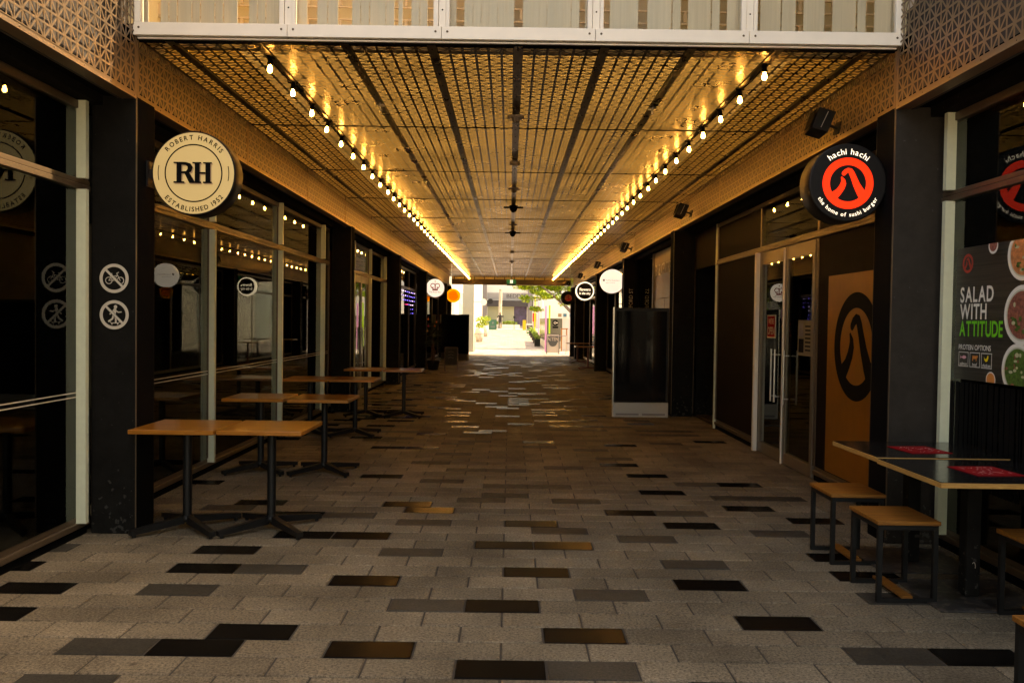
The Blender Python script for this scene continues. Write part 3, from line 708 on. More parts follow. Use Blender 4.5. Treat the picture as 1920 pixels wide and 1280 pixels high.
bowl(.70, .34, .155, 4, 4); bowl(.715, -.015, .175, 3, 9); bowl(.70, -.335, .155, 9, 3)
ik.disc(.44, .41, .05, 0); ik.disc(.44, .415, .04, 3); ik.disc(.45, -.41, .05, 0); ik.disc(.45, -.41, .043, 6)
M['bowlin'] = mat('bowl_inside', (.55, .55, .42), .5); M['onion'] = mat('onion_print', (.5, .5, .3), .5)
ik.build('print', [M['pwhite'], M['pgreen'], M['pred'], M['pmeat'], M['psalmon'], M['ppink'], M['pora'], M['pyel'], M['bowlin'], M['pgreend'], M['onion']], t)
mb = MB(); y = 3.65
while y < 5.66:
    w = random.uniform(.008, .06); mb.box(GR-.0065, GR-.0045, y, min(y+w, 5.68), .48, 1.15); y += w+random.uniform(.004, .02)
tag(mb.build('window_film', M['ink']), 'black barcode-striped window film on the glass below the salad poster', 'window film')

t = thing('open_sign', (GR-.01, 9.5, 1.5), "small red WE'RE OPEN notice on the left door leaf of the sushi shop", 'notice')
mb = MB(); mb.box(GR-.010, GR-.006, 9.30, 9.60, 1.36, 1.62); mb.build('card', M['decal'], t)
ik = Ink((GR-.010, 9.45, 1.49), (0, -1, 0), (0, 0, 1), (-1, 0, 0)); ik.rect(-.135, -.118, .135, .118, 0); ik.text(0, .03, "WE'RE", .085, 1, sx=.8, bold=.01); ik.text(0, -.09, 'OPEN', .12, 1, sx=.8, bold=.012); ik.build('print', [M['red'], M['decal']], t)
t = thing('door_notice', (GR-.01, 8.4, 1.3), 'pale printed menu notice on the right door leaf of the sushi shop', 'notice')
mb = MB(); mb.box(GR-.010, GR-.006, 8.17, 8.56, 1.2, 1.56); mb.build('sheet', M['interior'], t)
ik = Ink((GR-.010, 8.56, 1.2), (0, -1, 0), (0, 0, 1), (-1, 0, 0)); ik.rect(.02, .03, .17, .17, 0); ik.rect(.02, .19, .15, .33, 1)
for q in range(7): ik.rect(.21, .05+q*.04, .36, .065+q*.04, 0)
ik.build('print', [M['ink'], M['greyink']], t)

# ------------------------------------------------------------------ round projecting signs
def disc_sign(name, c, r, label, face, rim, draw, mats, arm=1, depth=.17, rimw=.010, parent_cat='sign'):
    x, y, z = c; t = thing(name, (x, y, z), label, 'sign')
    mb = MB(); mb.lathe((x, y, z), [(r-rimw, -.004), (r-.002, -.003), (r, .004), (r, depth-.01), (r-.01, depth), (.0001, depth)], 64, 0, 'Y')
    b = mb.build('drum', rim, t)
    mb = MB(); mb.lathe((x, y, z), [(r-rimw+.0005, -.0035), (r*.5, -.0035), (.0001, -.0035)], 64, 0, 'Y', False); mb.build('face', face, t)
    mb = MB(); mb.box(x+arm*(r-.02), x+arm*(abs((FL if arm < 0 else FR)-x)+.02), y+.05, y+.11, z-.03, z+.03); mb.box(x+arm*(abs((FL if arm < 0 else FR)-x)-.0), x+arm*(abs((FL if arm < 0 else FR)-x)-.012), y+.02, y+.14, z-.09, z+.09)
    mb.build('bracket', M['black'], t)
    ik = Ink((x, y-.0035, z), (1, 0, 0), (0, 0, 1), (0, -1, 0), k=1.0); draw(ik, r); ik.build('graphics', mats, t)
    return t
def d_rh(ik, r):
    k = r
    ik.arc(0, 0, .66*k, .692*k, mi=0, n=72)
    ik.ctext('ROBERT HARRIS', .795*k, .155*k, math.pi/2-.02, 0, True, .17, .022, .95)
    ik.ctext('ESTABLISHED 1952', .91*k, .155*k, -math.pi/2+.02, 0, False, .17, .022, .95)
    ik.arc(0, 0, .833*k, .853*k, 168, 192, 0, 16); ik.arc(0, 0, .833*k, .853*k, -12, 12, 0, 16)
    def RH(dx, dy, mi):
        q = lambda v: v*k
        def rc(a, b, c, d): ik.rect(q(a+dx), q(b+dy), q(c+dx), q(d+dy), mi)
        for (a, b) in ((-.40, -.28), (.035, .155), (.29, .41)): rc(a, -.22, b, .24)
        rc(-.47, -.24, -.21, -.20); rc(-.47, .225, -.20, .26)
        for a in (-.0, .255): rc(a-.02, .225, a+.19, .26); rc(a-.02, -.24, a+.19, -.20)
        rc(.155, -.02, .29, .025)
        ik.stroke([(q(x_+dx), q(y_+dy)) for x_, y_ in ((-.28, .225), (-.17, .22), (-.10, .19), (-.07, .13), (-.09, .06), (-.16, .015), (-.28, .01))], [q(w_) for w_ in (.06, .07, .10, .125, .11, .06, .05)], mi, (False, False))
        ik.poly([(q(x_+dx), q(y_+dy)) for x_, y_ in ((-.22, .02), (-.10, .02), (.035, -.20), (.05, -.24), (-.09, -.24))], mi)
    RH(.022, -.024, 1); RH(0, 0, 0)
disc_sign('round_sign', (-2.236, 5.85, 2.517), .294, 'large cream round ROBERT HARRIS lightbox sign on the nearest left pillar', M['cream'], M['signblack'], d_rh, [M['ink'], M['creamlit']], -1)
def d_ha(ik, r):
    hachi(ik, r*.655, 0, 0, -.005)
    ik.ctext('hachi hachi', .72*r, .215*r, math.pi/2, 1, True, .045, .004, 1.0)
    ik.ctext('the home of sushi burger', .87*r, .145*r, -math.pi/2, 1, False, .11, .007, 1.0)
disc_sign('round_sign', (2.363, 5.85, 2.515), .274, 'black round hachi hachi lightbox sign with a red emblem on the nearest right pillar', M['signblack'], M['signblack'], d_ha, [M['redlit'], M['whitelit']], 1, .20)
def d_crown(ik, r):
    k = r
    ik.stroke([(-.1*k, -.15*k), (-.34*k, .0), (-.48*k, .22*k), (-.42*k, .42*k), (-.25*k, .48*k), (-.08*k, .42*k), (0, .3*k)], .085*k, 0)
    ik.stroke([(.1*k, -.15*k), (.34*k, .0), (.48*k, .22*k), (.42*k, .42*k), (.25*k, .48*k), (.08*k, .42*k), (0, .3*k)], .085*k, 0)
    ik.stroke([(0, .42*k), (0, -.18*k)], .11*k, 0, (False, False)); ik.rect(-.3*k, -.26*k, .3*k, -.14*k, 0); ik.disc(0, .74*k, .05*k, 0, 12); ik.stroke([(0, .5*k), (0, .66*k)], .03*k, 0)
    ik.disc(-.23*k, .06*k, .07*k, 0, 12); ik.disc(.23*k, .06*k, .07*k, 0, 12)
    ik.text(0, -.5*k, 'The Royal Bee', .22*k, 1)
disc_sign('round_sign', (-2.33, 25.62, 2.50), .29, 'white round lightbox sign with a maroon crown on the left', M['bluewhite'], M['signblack'], d_crown, [M['maroon'], M['greyink']], -1)
def d_or(ik, r): ik.arc(0, 0, .72*r, .985*r, mi=0); ik.text(0, -.04*r, 'pizzeria', .16*r, 1) if False else ik.rect(-.55*r, -.02*r, .5*r, .015*r, 1)
disc_sign('round_sign', (-2.36, 34.2, 2.53), .285, 'plain orange glowing round sign at the far end on the left', M['orangelit'], M['signblack'], d_or, [M['yellowlit'], M['redprint']], -1)
def d_wh(ik, r):
    ik.rect(-.80*r, .0, -.64*r, .16*r, 0); ik.text(-.55*r, .03*r, 'Mercedes Investment', .15*r, 0, align='l') if False else ik.text(-.55*r, .02*r, 'Te Pou Investment', .155*r, 0, align='l', sx=.98); ik.text(-.55*r, -.17*r, 'Ministry of Housing', .10*r, 1, align='l')
disc_sign('round_sign', (2.44, 19.9, 2.50), .285, 'plain white glowing round sign with one thin line of print on the right', M['bluewhite'], M['bluewhite'], d_wh, [M['greyink'], M['greyink']], 1)
def d_fl(ik, r):
    ik.arc(0, 0, .87*r, .985*r, mi=0); ik.text(.0, .03*r, 'flowers', .42*r, 0, sx=.9, bold=.02, track=-.03); ik.text(.0, -.36*r, 'in the city', .36*r, 0, sx=.82, bold=.02, track=-.03)
disc_sign('round_sign', (2.30, 25.62, 2.47), .285, 'black round flowers sign with a white rim on the right', M['signblack'], M['whitelit'], d_fl, [M['whitelit']], 1)
def d_dk(ik, r):
    ik.disc(.1*r, 0, .5*r, 1, 36); ik.rect(.02*r, -.2*r, .14*r, .42*r, 0); ik.rect(-.34*r, -.36*r, .5*r, -.2*r, 0); ik.stroke([(.1*r, -.2*r), (.45*r, -.05*r)], .12*r, 0)
disc_sign('round_sign', (2.36, 34.2, 2.5), .285, 'unlit dark round sign with a dull red picture at the far end on the right', M['signblack'], M['signblack'], d_dk, [M['maroon'], mat('dull_pink', (.3, .14, .1), .5)], 1)

# prohibition stickers on the nearest left pillar, street name on the third right pillar
def prohib(c, label, draw):
    t = thing('prohibition_sign', c, label, 'sign', 'prohibition stickers on the pillar')
    ik = Ink(c, (1, 0, 0), (0, 0, 1), (0, -1, 0), base=.001); r = .1
    draw(ik, r); ik.arc(0, 0, .79*r, r, mi=0, n=60); ik.build('pictogram', M['decal'], t)
    ik = Ink(c, (1, 0, 0), (0, 0, 1), (0, -1, 0), base=.0062); ik.stroke([(-.60*r, .60*r), (.60*r, -.60*r)], .20*r, 1, (False, False)); ik.stroke([(-.60*r, .60*r), (.60*r, -.60*r)], .155*r, 0, (False, False)); ik.build('slash', [M['decal'], M['blackwall']], t)
def bike(ik, r):
    for x in (-.40, .40): ik.arc(x*r, -.14*r, .20*r, .25*r, n=28)
    for a, b in (((-.4, -.14), (-.22, .12)), ((-.4, -.14), (-.02, -.14)), ((-.02, -.14), (-.22, .12)), ((-.22, .12), (.18, .2)), ((-.02, -.14), (.18, .2)), ((.4, -.14), (.16, .34)), ((.16, .34), (.3, .42)), ((-.25, .12), (-.27, .3)), ((-.38, .31), (-.14, .33))): ik.stroke([(a[0]*r, a[1]*r), (b[0]*r, b[1]*r)], .045*r)
def skate(ik, r):
    ik.disc(.06*r, .55*r, .12*r, 0, 20); ik.stroke([(.02*r, .36*r), (-.02*r, .02*r)], .2*r); ik.stroke([(.06*r, .3*r), (.26*r, .18*r), (.46*r, .2*r)], .085*r); ik.stroke([(-.04*r, .32*r), (-.2*r, .2*r), (-.3*r, .05*r)], .085*r)
    ik.stroke([(-.06*r, .0), (-.14*r, -.28*r), (-.38*r, -.44*r)], .12*r); ik.stroke([(.02*r, 0), (.1*r, -.28*r), (.1*r, -.5*r)], .12*r)
    ik.stroke([(-.28*r, -.5*r), (-.2*r, -.56*r), (.28*r, -.56*r), (.36*r, -.5*r)], .05*r); ik.disc(-.16*r, -.64*r, .045*r, 0, 10); ik.disc(.24*r, -.64*r, .045*r, 0, 10)
prohib((-2.727, 5.72, 1.767), 'white crossed-out bicycle sticker, the upper one on the nearest left pillar', bike)
prohib((-2.727, 5.72, 1.517), 'white crossed-out skateboarder sticker, the lower one on the nearest left pillar', skate)
ik = Ink((2.80, 19.3, 1.63), (0, 0, 1), (-1, 0, 0), (0, -1, 0), base=.002); ik.text(0, -.045, 'HEREFORD ST', .125, 0, sx=.85, align='l', bold=.004, track=.02)
t = thing('street_name', (2.80, 19.3, 1.63), 'vertical HEREFORD ST lettering on the third pillar on the right', 'street sign'); ik.build('lettering', mat('brass_letters', (.85, .72, .55), .5), t)

# ------------------------------------------------------------------ speakers and ceiling fittings
t0 = thing('wall_speaker', (2.47, 6.66, 3.13), 'black wedge speaker nearest the camera on the right-hand fascia', 'speaker', 'speakers along the right-hand fascia')
mb = MB(); x, y, z = 0, 0, 0
vs = [(-.10, -.07, .10), (.06, -.10, .10), (.09, .10, .10), (-.06, .12, .10), (-.12, -.06, -.10), (.03, -.09, -.10), (.07, .09, -.12), (-.08, .11, -.12)]
mb.add(vs, [(0, 1, 2, 3), (7, 6, 5, 4), (0, 4, 5, 1), (1, 5, 6, 2), (2, 6, 7, 3), (3, 7, 4, 0)]); mb.build('cabinet', M['black'], t0, True)
mb = MB(); mb.add([(-.115, -.06, .085), (-.135, -.05, -.085), (-.094, .105, -.10), (-.075, .11, .085)], [(0, 1, 2, 3)]); mb.build('grille', M['matte'], t0, True)
mb = MB(); mb.add([(-.018, -.0915, .08), (-.012, -.0925, .08), (-.042, -.083, -.08), (-.048, -.082, -.08)], [(0, 1, 2, 3)]); mb.build('badge_strip', M['alum'], t0, True)
mb = MB(); mb.tube([(.07, 0, 0), (.18, .0, .0)], .014, 8); mb.box(.168, .178, -.04, .04, -.06, .06); mb.build('bracket', M['black'], t0, True)
t0.rotation_euler = (.0, .25, .25); t0.scale = (.86, .86, .86)
for k, (y, nm) in enumerate(((11.95, 'second'), (17.85, 'third'), (23.4, 'fourth'), (29.1, 'fifth'), (35.0, 'sixth and farthest'))):
    dup(t0, (2.45, y, 3.13), 'black wedge speaker, %s from the camera on the right-hand fascia' % nm)
ords = ['nearest', 'second', 'third', 'fourth', 'fifth', 'sixth', 'seventh', 'eighth']
def fitting(kind):
    mb = MB()
    if kind == 0: mb.lathe((0, 0, 0), [(.0001, -.012), (.085, -.012), (.08, -.03), (.04, -.035), (.035, -.06), (.015, -.075), (.0001, -.078)], 18)
    elif kind == 1: mb.lathe((0, 0, 0), [(.0001, -.012), (.06, -.012), (.06, -.055), (.05, -.06), (.0001, -.06)], 18)
    else:
        mb.lathe((0, 0, 0), [(.0001, -.012), (.07, -.012), (.07, -.04), (.055, -.09), (.03, -.12), (.0001, -.125)], 18); mb.box(-.16, .16, -.02, .02, -.055, -.03)
    return mb
M['fit'] = mat('smoke_fitting', (.25, .2, .16), .4)
for k, (y, kd) in enumerate(((7.7, 0), (9.85, 1), (11.85, 0), (13.6, 2), (16.2, 0), (17.5, 2), (22.5, 1), (26.2, 0))):
    o = fitting(kd).build('ceiling_sensor', M['matte'] if kd == 2 else M['fit']); o.location = (.03, y, ZC)
    tag(o, '%s fitting from the camera on the centre rail of the ceiling' % ords[k], 'ceiling fitting', 'fittings on the centre rail')
n = 0
for y in (7.36, 11.3, 15.3, 19.2):
    for x, sd_ in ((-1.17, 'left'), (1.23, 'right')):
        mb = MB(); mb.lathe((0, 0, 0), [(.0001, -.012), (.04, -.012), (.038, -.018), (.008, -.02), (.008, -.06), (.018, -.062), (.0001, -.065)], 12)
        o = mb.build('sprinkler', M['alum']); o.location = (x, y, ZC); tag(o, '%s sprinkler head from the camera on the %s rail of the ceiling' % (ords[n//2], sd_), 'sprinkler', 'ceiling sprinklers'); n += 1
t = thing('exit_sign', (0.03, 35.7, 3.2), 'green running-man exit sign hanging at the far end of the ceiling', 'sign')
mb = MB(); mb.box(-.17, .23, 35.7, 35.75, 3.12, 3.3); mb.build('panel', emat('exit_green', (.0, .3, .1), .07, (.0, .1, .05)), t)
mb = MB(); mb.box(-.16, .22, 35.70, 35.75, 3.04, 3.118); mb.tube([(.03, 35.72, 3.3), (.03, 35.72, ZC)], .01, 6); mb.build('housing', M['black'], t)
ik = Ink((.03, 35.7, 3.21), (1, 0, 0), (0, 0, 1), (0, -1, 0)); ik.rect(-.05, -.07, .06, .07, 0); ik.disc(.01, .045, .015, 1, 10); ik.stroke([(.0, .03), (-.01, -.01), (.02, -.05)], .02, 1); ik.stroke([(-.01, -.01), (-.03, -.04)], .016, 1); ik.build('pictogram', [M['whitelit'], M['pgreend']], t)

# ------------------------------------------------------------------ cafe tables
def table(loc, label, top, base, group, w=.58, d=.6, rz=0):
    t = thing('cafe_table', (loc[0], loc[1], 0), label, 'table', group)
    mb = MB(); mb.box(-w/2, w/2, -d/2, d/2, .712, .742, 0, .003); o = mb.build('table_top', top, t, True)
    mb = MB(); mb.tube([(0, 0, .06), (0, 0, .70)], .031, 16); mb.build('column', base, t, True)
    mb = MB(); mb.box(-.17, .17, -.17, .17, .70, .7115); mb.build('mounting_plate', base, t, True)
    mb = MB(); mb.lathe((0, 0, 0), [(.0001, .105), (.045, .10), (.05, .06), (.0001, .055)], 16); mb.build('hub', base, t, True)
    for k in range(4):
        a = math.pi/4+k*math.pi/2; c, s = math.cos(a), math.sin(a); L = .40
        q = MB(); n_ = (-s*.022, c*.022)
        q.add([(c*.03+n_[0], s*.03+n_[1], .045), (c*.03-n_[0], s*.03-n_[1], .045), (c*L-n_[0], s*L-n_[1], .018), (c*L+n_[0], s*L+n_[1], .018), (c*.03+n_[0], s*.03+n_[1], .10), (c*.03-n_[0], s*.03-n_[1], .10), (c*L-n_[0], s*L-n_[1], .052), (c*L+n_[0], s*L+n_[1], .052)],
              [(3, 2, 1, 0), (4, 5, 6, 7), (0, 1, 5, 4), (1, 2, 6, 5), (2, 3, 7, 6), (3, 0, 4, 7)])
        q.tube([(c*(L-.03), s*(L-.03), 0), (c*(L-.03), s*(L-.03), .02)], .014, 8); q.build('foot', base, t, True)
    t.rotation_euler = (0, 0, rz); return t
GT = 'timber-topped tables outside the cafe'
table((-2.285, 5.885), 'left-hand timber table of the nearest pair, against the pillar', M['wood'], M['black'], GT, rz=.0)
T1 = bpy.data.objects['cafe_table']
tb = [((-1.69, 5.90), 'right-hand timber table of the nearest pair, out on the paving', -.012), ((-2.44, 8.14), 'left-hand timber table of the second pair, against the glass', .01), ((-1.81, 8.12), 'right-hand timber table of the second pair, out on the paving', 0), ((-2.50, 10.75), 'left-hand timber table of the third pair, by the glass', 0), ((-2.0, 10.75), 'right-hand timber table of the third pair, out on the paving', .0), ((-2.25, 12.98), 'left-hand timber table of the fourth and farthest pair', 0), ((-1.64, 12.88), 'right-hand timber table of the fourth and farthest pair', .03)]
for (x, y), lb, rz in tb:
    if lb.startswith('left-hand timber table of the third'): x = -2.585
    dup(T1, (x, y, 0), lb, None, rz)
redb = mat('oxblood_steel', (.12, .02, .015), .4)
t = table((2.50, 26.4), 'timber table on dark red legs nearer of the two far right tables', M['wood'], redb, 'far right tables', .85, .6)
dup(t, (2.5, 30.6, 0), 'timber table on dark red legs farther of the two far right tables')

# right: black-topped communal tables on square posts
M['blacktop'] = mat('black_laminate', (.010, .010, .010), .16, noise=.1, rvar=.04, coat=.2)
M['plate'] = mat('worn_plate', (.028, .026, .024), .45, noise=.9, nscale=5, rvar=.15)
scuffs(M['plate'], (.09, .07, .055))
for k, (ya, yb, zt, lb, py) in enumerate(((4.10, 4.822, .738, 'nearer black-topped table with pale wood edge on the right', 4.62), (4.83, 5.49, .745, 'farther black-topped table with pale wood edge on the right', 5.30))):
    t = thing('bench_table', (2.58, (ya+yb)/2, 0), lb, 'table', 'black-topped tables on the right')
    mb = MB(); mb.box(2.16, 2.94, ya+.003, yb-.003, zt-.004, zt); mb.build('table_top', M['blacktop'], t)
    mb = MB(); mb.box(2.157, 2.943, ya, yb, zt-.030, zt-.0045, 0, .001); mb.build('wood_edge', M['edge'], t)
    mb = MB(); mb.box(2.56, 2.64, py-.04, py+.04, .01, zt-.03, 0, .004); mb.build('post', M['blackwall'], t)
    mb = MB(); mb.box(2.30, 2.90, py-.28, py+.28, .002, .009, 0, .002); mb.build('base_plate', M['plate'], t)
for k, (cx, cy, z, lb, gz) in enumerate(((2.565, 4.43, .738, 'dark red printed square placemat on the nearer black-topped table', .06), (2.55, 5.12, .745, 'dark red printed square placemat on the farther black-topped table', .1))):
    t = thing('placemat', (cx, cy, z), lb, 'placemat', 'red placemats')
    mb = MB(); mb.box(-.13, .13, -.14, .14, .0008, .003); mb.build('mat', M['red'], t, True); t.rotation_euler = (0, 0, gz)
    ik = Ink((0, 0, .0), (1, 0, 0), (0, 1, 0), (0, 0, 1), base=.0035)
    for q in range(44):     # scattered floral flecks
        a, b = random.uniform(-.10, .10), random.uniform(-.11, .11); ik.st = .00001; ik.stroke([(a, b), (a+random.uniform(-.014, .014), b+random.uniform(-.014, .014))], random.uniform(.003, .006))
    ik.mb.build('flecks', M['redprint'], t, True)
t = thing('cable_tie', (2.60, 4.57, .0), 'loop of pale string tied round the post of the nearer black table', 'string')
mb = MB(); mb.tube([(2.60+.05*math.cos(a)*1.05, 4.62-.052+.0*a, .13+.035*math.sin(a)) if False else (2.60+.009*math.cos(a), 4.575, .18+.024*math.sin(a)) for a in [k*math.pi/8 for k in range(-1, 7)]], .0015, 6); mb.build('loop', M['decal'], t)
# stools
st = thing('stool', (2.19, 4.67, 0), 'timber-seated box-frame stool second from the doors, beside the nearer black table', 'stool', 'box-frame stools on the right')
sw, sdp, sh = .345, .385, .45
mb = MB(); mb.box(-sw/2, sw/2, -sdp/2, sdp/2, sh-.022, sh, 0, .002); mb.build('seat', [M['wood2']], st, True)
for sy in (-1, 1):
    mb = MB(); y = sy*(sdp/2-.022); w = .0125
    mb.box(-sw/2+.008, -sw/2+.033, y-w, y+w, .0, sh-.024); mb.box(sw/2-.033, sw/2-.008, y-w, y+w, .0, sh-.024)
    mb.box(-sw/2+.033, sw/2-.033, y-w, y+w, 0, .025); mb.box(-sw/2+.033, sw/2-.033, y-w, y+w, sh-.05, sh-.025); mb.build('side_frame', M['black'], st, True)
mb = MB()
for sx in (-1, 1): x = sx*(sw/2-.0205); mb.box(x-.0123, x+.0123, -sdp/2+.035, sdp/2-.035, sh-.0495, sh-.0255)
mb.build('seat_rail', M['black'], st, True)
mb = MB(); mb.box(-.03, .03, -sdp/2+.01, sdp/2-.01, .026, .040); mb.build('stretcher', M['wood2'], st, True)
dup(st, (2.21, 5.375, 0), 'timber-seated box-frame stool nearest the glass doors, beyond the others')
dup(st, (2.76, 4.16, 0), 'timber-seated box-frame stool half cut by the right edge of the picture, near the wall')
dup(st, (2.045, 2.845, 0), 'timber-seated box-frame stool closest to the camera in the bottom right corner')

# ------------------------------------------------------------------ freestanding black screens
t = thing('display_screen', (2.1, 13.3, 0), 'tall glossy black screen on a pale metal base on the right', 'screen')
mb = MB(); mb.box(1.665, 2.545, 13.26, 13.36, .235, 1.75, 0, .004); mb.build('frame', M['black'], t)
mb = MB()
for k in range(18): 
    a = 1.70+k*.045; mb.add([(a, 13.255+.0007*math.sin(k*.8), .25), (a+.045, 13.255+.0007*math.sin((k+1)*.8), .25), (a+.045, 13.255+.0009*math.sin((k+1)*.9+1), 1.70), (a, 13.255+.0009*math.sin(k*.9+1), 1.70)], [(0, 1, 2, 3)], 0, True)
mb.build('black_sheet', mat('gloss_sheet', (.005, .005, .006), .08), t)
mb = MB(); mb.box(1.66, 1.672, 13.25, 13.37, .0, 1.755); mb.build('edge_trim', M['alum'], t)
mb = MB(); mb.box(1.675, 2.55, 13.24, 13.38, 0.0, .232, 0, .003); mb.box(1.71, 2.08, 13.236, 13.2395, .03, .06, 1); mb.box(2.13, 2.50, 13.236, 13.2395, .03, .06, 1); mb.build('base', [mat('base_metal', (.42, .40, .38), .4, metal=.3), M['greyink']], t)
t = thing('display_screen', (-2.1, 32.2, 0), 'tall black folding screen standing far off on the left by the sunny end', 'screen')
ax, ay, bx_, by_ = -1.58, 31.3, -2.70, 32.9
mb = MB(); dv = Vector((bx_-ax, by_-ay, 0)); mb.hexa(((ax+bx_)/2, (ay+by_)/2, .99), dv/2, Vector((dv.y, -dv.x, 0)).normalized()*.04, Vector((0, 0, .75))); mb.build('panel', mat('gloss_black', (.008, .008, .009), .12, coat=.5), t)
mb = MB(); mb.hexa(((ax+bx_)/2, (ay+by_)/2, .12), dv/2, Vector((dv.y, -dv.x, 0)).normalized()*.045, Vector((0, 0, .118))); mb.build('base', mat('base_bronze', (.2, .17, .13), .5), t)

# ------------------------------------------------------------------ A-boards, plants, baubles
def aboard(name, c, w, h, label, face, draw=None, mats=None, legs=.0, lean=.12, frame=None):
    x, y, z = c; t = thing(name, c, label, 'signboard')
    n = Vector((0, -1, lean)).normalized(); up = Vector((0, lean, 1)).normalized()
    for s, nm in ((1, 'front_panel'), (-1, 'rear_panel')):
        mb = MB(); base = Vector((x, y-s*(lean*h+.0), z+legs))
        mb.hexa(base+Vector((0, s*lean*1, 1)).normalized()*((h-legs)/2), Vector((w/2, 0, 0)), Vector((0, .012, 0)), Vector((0, s*lean, 1)).normalized()*(h-legs)/2); mb.build(nm, face if s > 0 else M['black'], t)
        mb = MB()
        for sx in (-1, 1): mb.bar((x+sx*(w/2+.012), y-s*lean*(h+.1), z), (x+sx*(w/2+.012), y-s*.01, z+h+.01), .03, .035)
        mb.build('leg_frame', frame or M['black'], t)
    mb = MB(); mb.box(x-w/2, x+w/2, y-.03, y+.03, z+h, z+h+.025); mb.build('hinge_rail', frame or M['black'], t)
    if draw:
        base = Vector((x, y-lean*h-.014, z+legs)); up = Vector((0, lean, 1)).normalized()
        ik = Ink(base, (1, 0, 0), up, (0, -1, lean), base=.004, step=.001); draw(ik, w, h-legs); ik.build('print', mats, t)
    return t
darkwood = mat('dark_walnut', (.055, .022, .012), .5)
def d_ch(ik, w, h):
    for k in range(3): ik.stroke([(-w*.25, h*(.75-.17*k)), (0, h*(.8-.17*k)), (w*.2, h*(.74-.17*k))], .01, 0)
aboard('sandwich_board', (-1.72, 24.4, 0), .34, .70, 'small dark wooden chalkboard standing on the paving on the left', mat('chalkboard', (.02, .018, .016), .7), d_ch, [M['greyink']], .2, .12, darkwood)
t = thing('pot_plant', (-2.32, 25.15, 0), 'dark potted yucca hung with small baubles on the left', 'plant')
mb = MB(); mb.lathe((-2.32, 25.15, 0), [(.0001, 0), (.15, 0), (.2, .28), (.19, .3), (.0001, .27)], 18); mb.build('pot', M['black'], t)
mb = MB(); mb.tube([(-2.33, 25.15, .2), (-2.31, 25.13, .5), (-2.34, 25.15, .78), (-2.33, 25.15, .95)], [.06, .045, .04, .03], 9); mb.tube([(-2.3, 25.15, .45), (-2.25, 25.14, .6)], [.035, .02], 7); mb.build('trunk', mat('yucca_trunk', (.09, .04, .025), .8, bump=.5), t)
mb = MB()
for k in range(150):
    z = random.uniform(.7, 1.35); a = random.uniform(0, 6.28); el = random.uniform(.1, 1.3) if z > 1.1 else random.uniform(-.2, .8); L = random.uniform(.22, .36)
    o = Vector((-2.33, 25.15, z)); d = Vector((math.cos(a)*math.cos(el), math.sin(a)*math.cos(el), math.sin(el))); s = d.cross(Vector((0, 0, 1))).normalized()*.016
    m1 = o+d*L*.55; tip = o+d*L+Vector((0, 0, -.05)); mb.add([o-s*.4, o+s*.4, m1+s, tip, m1-s], [(0, 1, 2, 3, 4)])
mb.build('foliage', mat('yucca_leaf', (.03, .045, .02), .5), t)
bm_ = [mat('bauble_orange', (.8, .16, .03), .25), mat('bauble_pink', (.75, .05, .2), .25), mat('bauble_gold', (.8, .4, .12), .25)]
bn = ['top', 'upper', 'middle', 'low', 'lowest']
for k, (x, z, q) in enumerate(((-2.47, 1.53, 0), (-2.22, 1.45, 0), (-2.46, 1.33, 1), (-2.27, 1.33, 0), (-2.49, 1.18, 2))):
    mb = MB(); mb.lathe((x, 24.95, z), [(.0001, -.03)]+[(.03*math.cos(a), .03*math.sin(a)) for a in [-1.2, -.8, -.4, 0, .4, .8, 1.2]]+[(.0001, .03)], 12); mb.tube([(x, 24.95, z+.03), (x, 25.02, z+.08)], .002, 5)
    tag(mb.build('bauble', bm_[q]), 'the %s %s bauble hanging on the potted yucca' % (bn[k], ['orange', 'pink', 'gold'][q]), 'bauble', 'baubles on the yucca')
t = thing('wall_menu', (-2.75, 33.6, 1.55), 'small framed menu on the fifth left pillar beside the folding screen', 'notice')
mb = MB(); mb.box(-2.85, -2.60, 33.56, 33.60, 1.38, 1.74); mb.build('frame', M['wood'], t)
mb = MB(); mb.box(-2.83, -2.62, 33.555, 33.559, 1.40, 1.72); mb.build('sheet', M['interior'], t)
# fairy lights in the third left shop window
t = thing('fairy_lights', (GL+.03, 24, 2.2), 'tangle of blue and pink fairy lights hung at the timber-lined shop window', 'string lights')
cols = [emat('fairy_blue', (.12, .10, 1), .9), emat('fairy_pink', (1, .05, .25), .9), emat('fairy_white', (.7, .6, 1), .9)]
wire = MB(); pts = {0: MB(), 1: MB(), 2: MB()}
for k in range(8):
    y = 22.0+k*.44; L = .15+.5*abs(math.sin(k*1.7+.3))*(.4+k/8); wire.tube([(GL+.03, y, 2.34), (GL+.03, y+.02, 2.34-L)], .002, 4)
    z = 2.3
    while z > 2.34-L:
        c = random.choice((0, 0, 0, 1, 2)); pts[c].lathe((GL+.03, y+random.uniform(-.05, .05), z), [(.0001, -.014), (.014, 0), (.0001, .014)], 6); z -= .12
wire.tube([(GL+.03, 21.85, 2.34), (GL+.03, 25.3, 2.34)], .003, 4); wire.build('wire', M['matte'], t)
for k in pts: pts[k].build('led_cluster', cols[k], t)

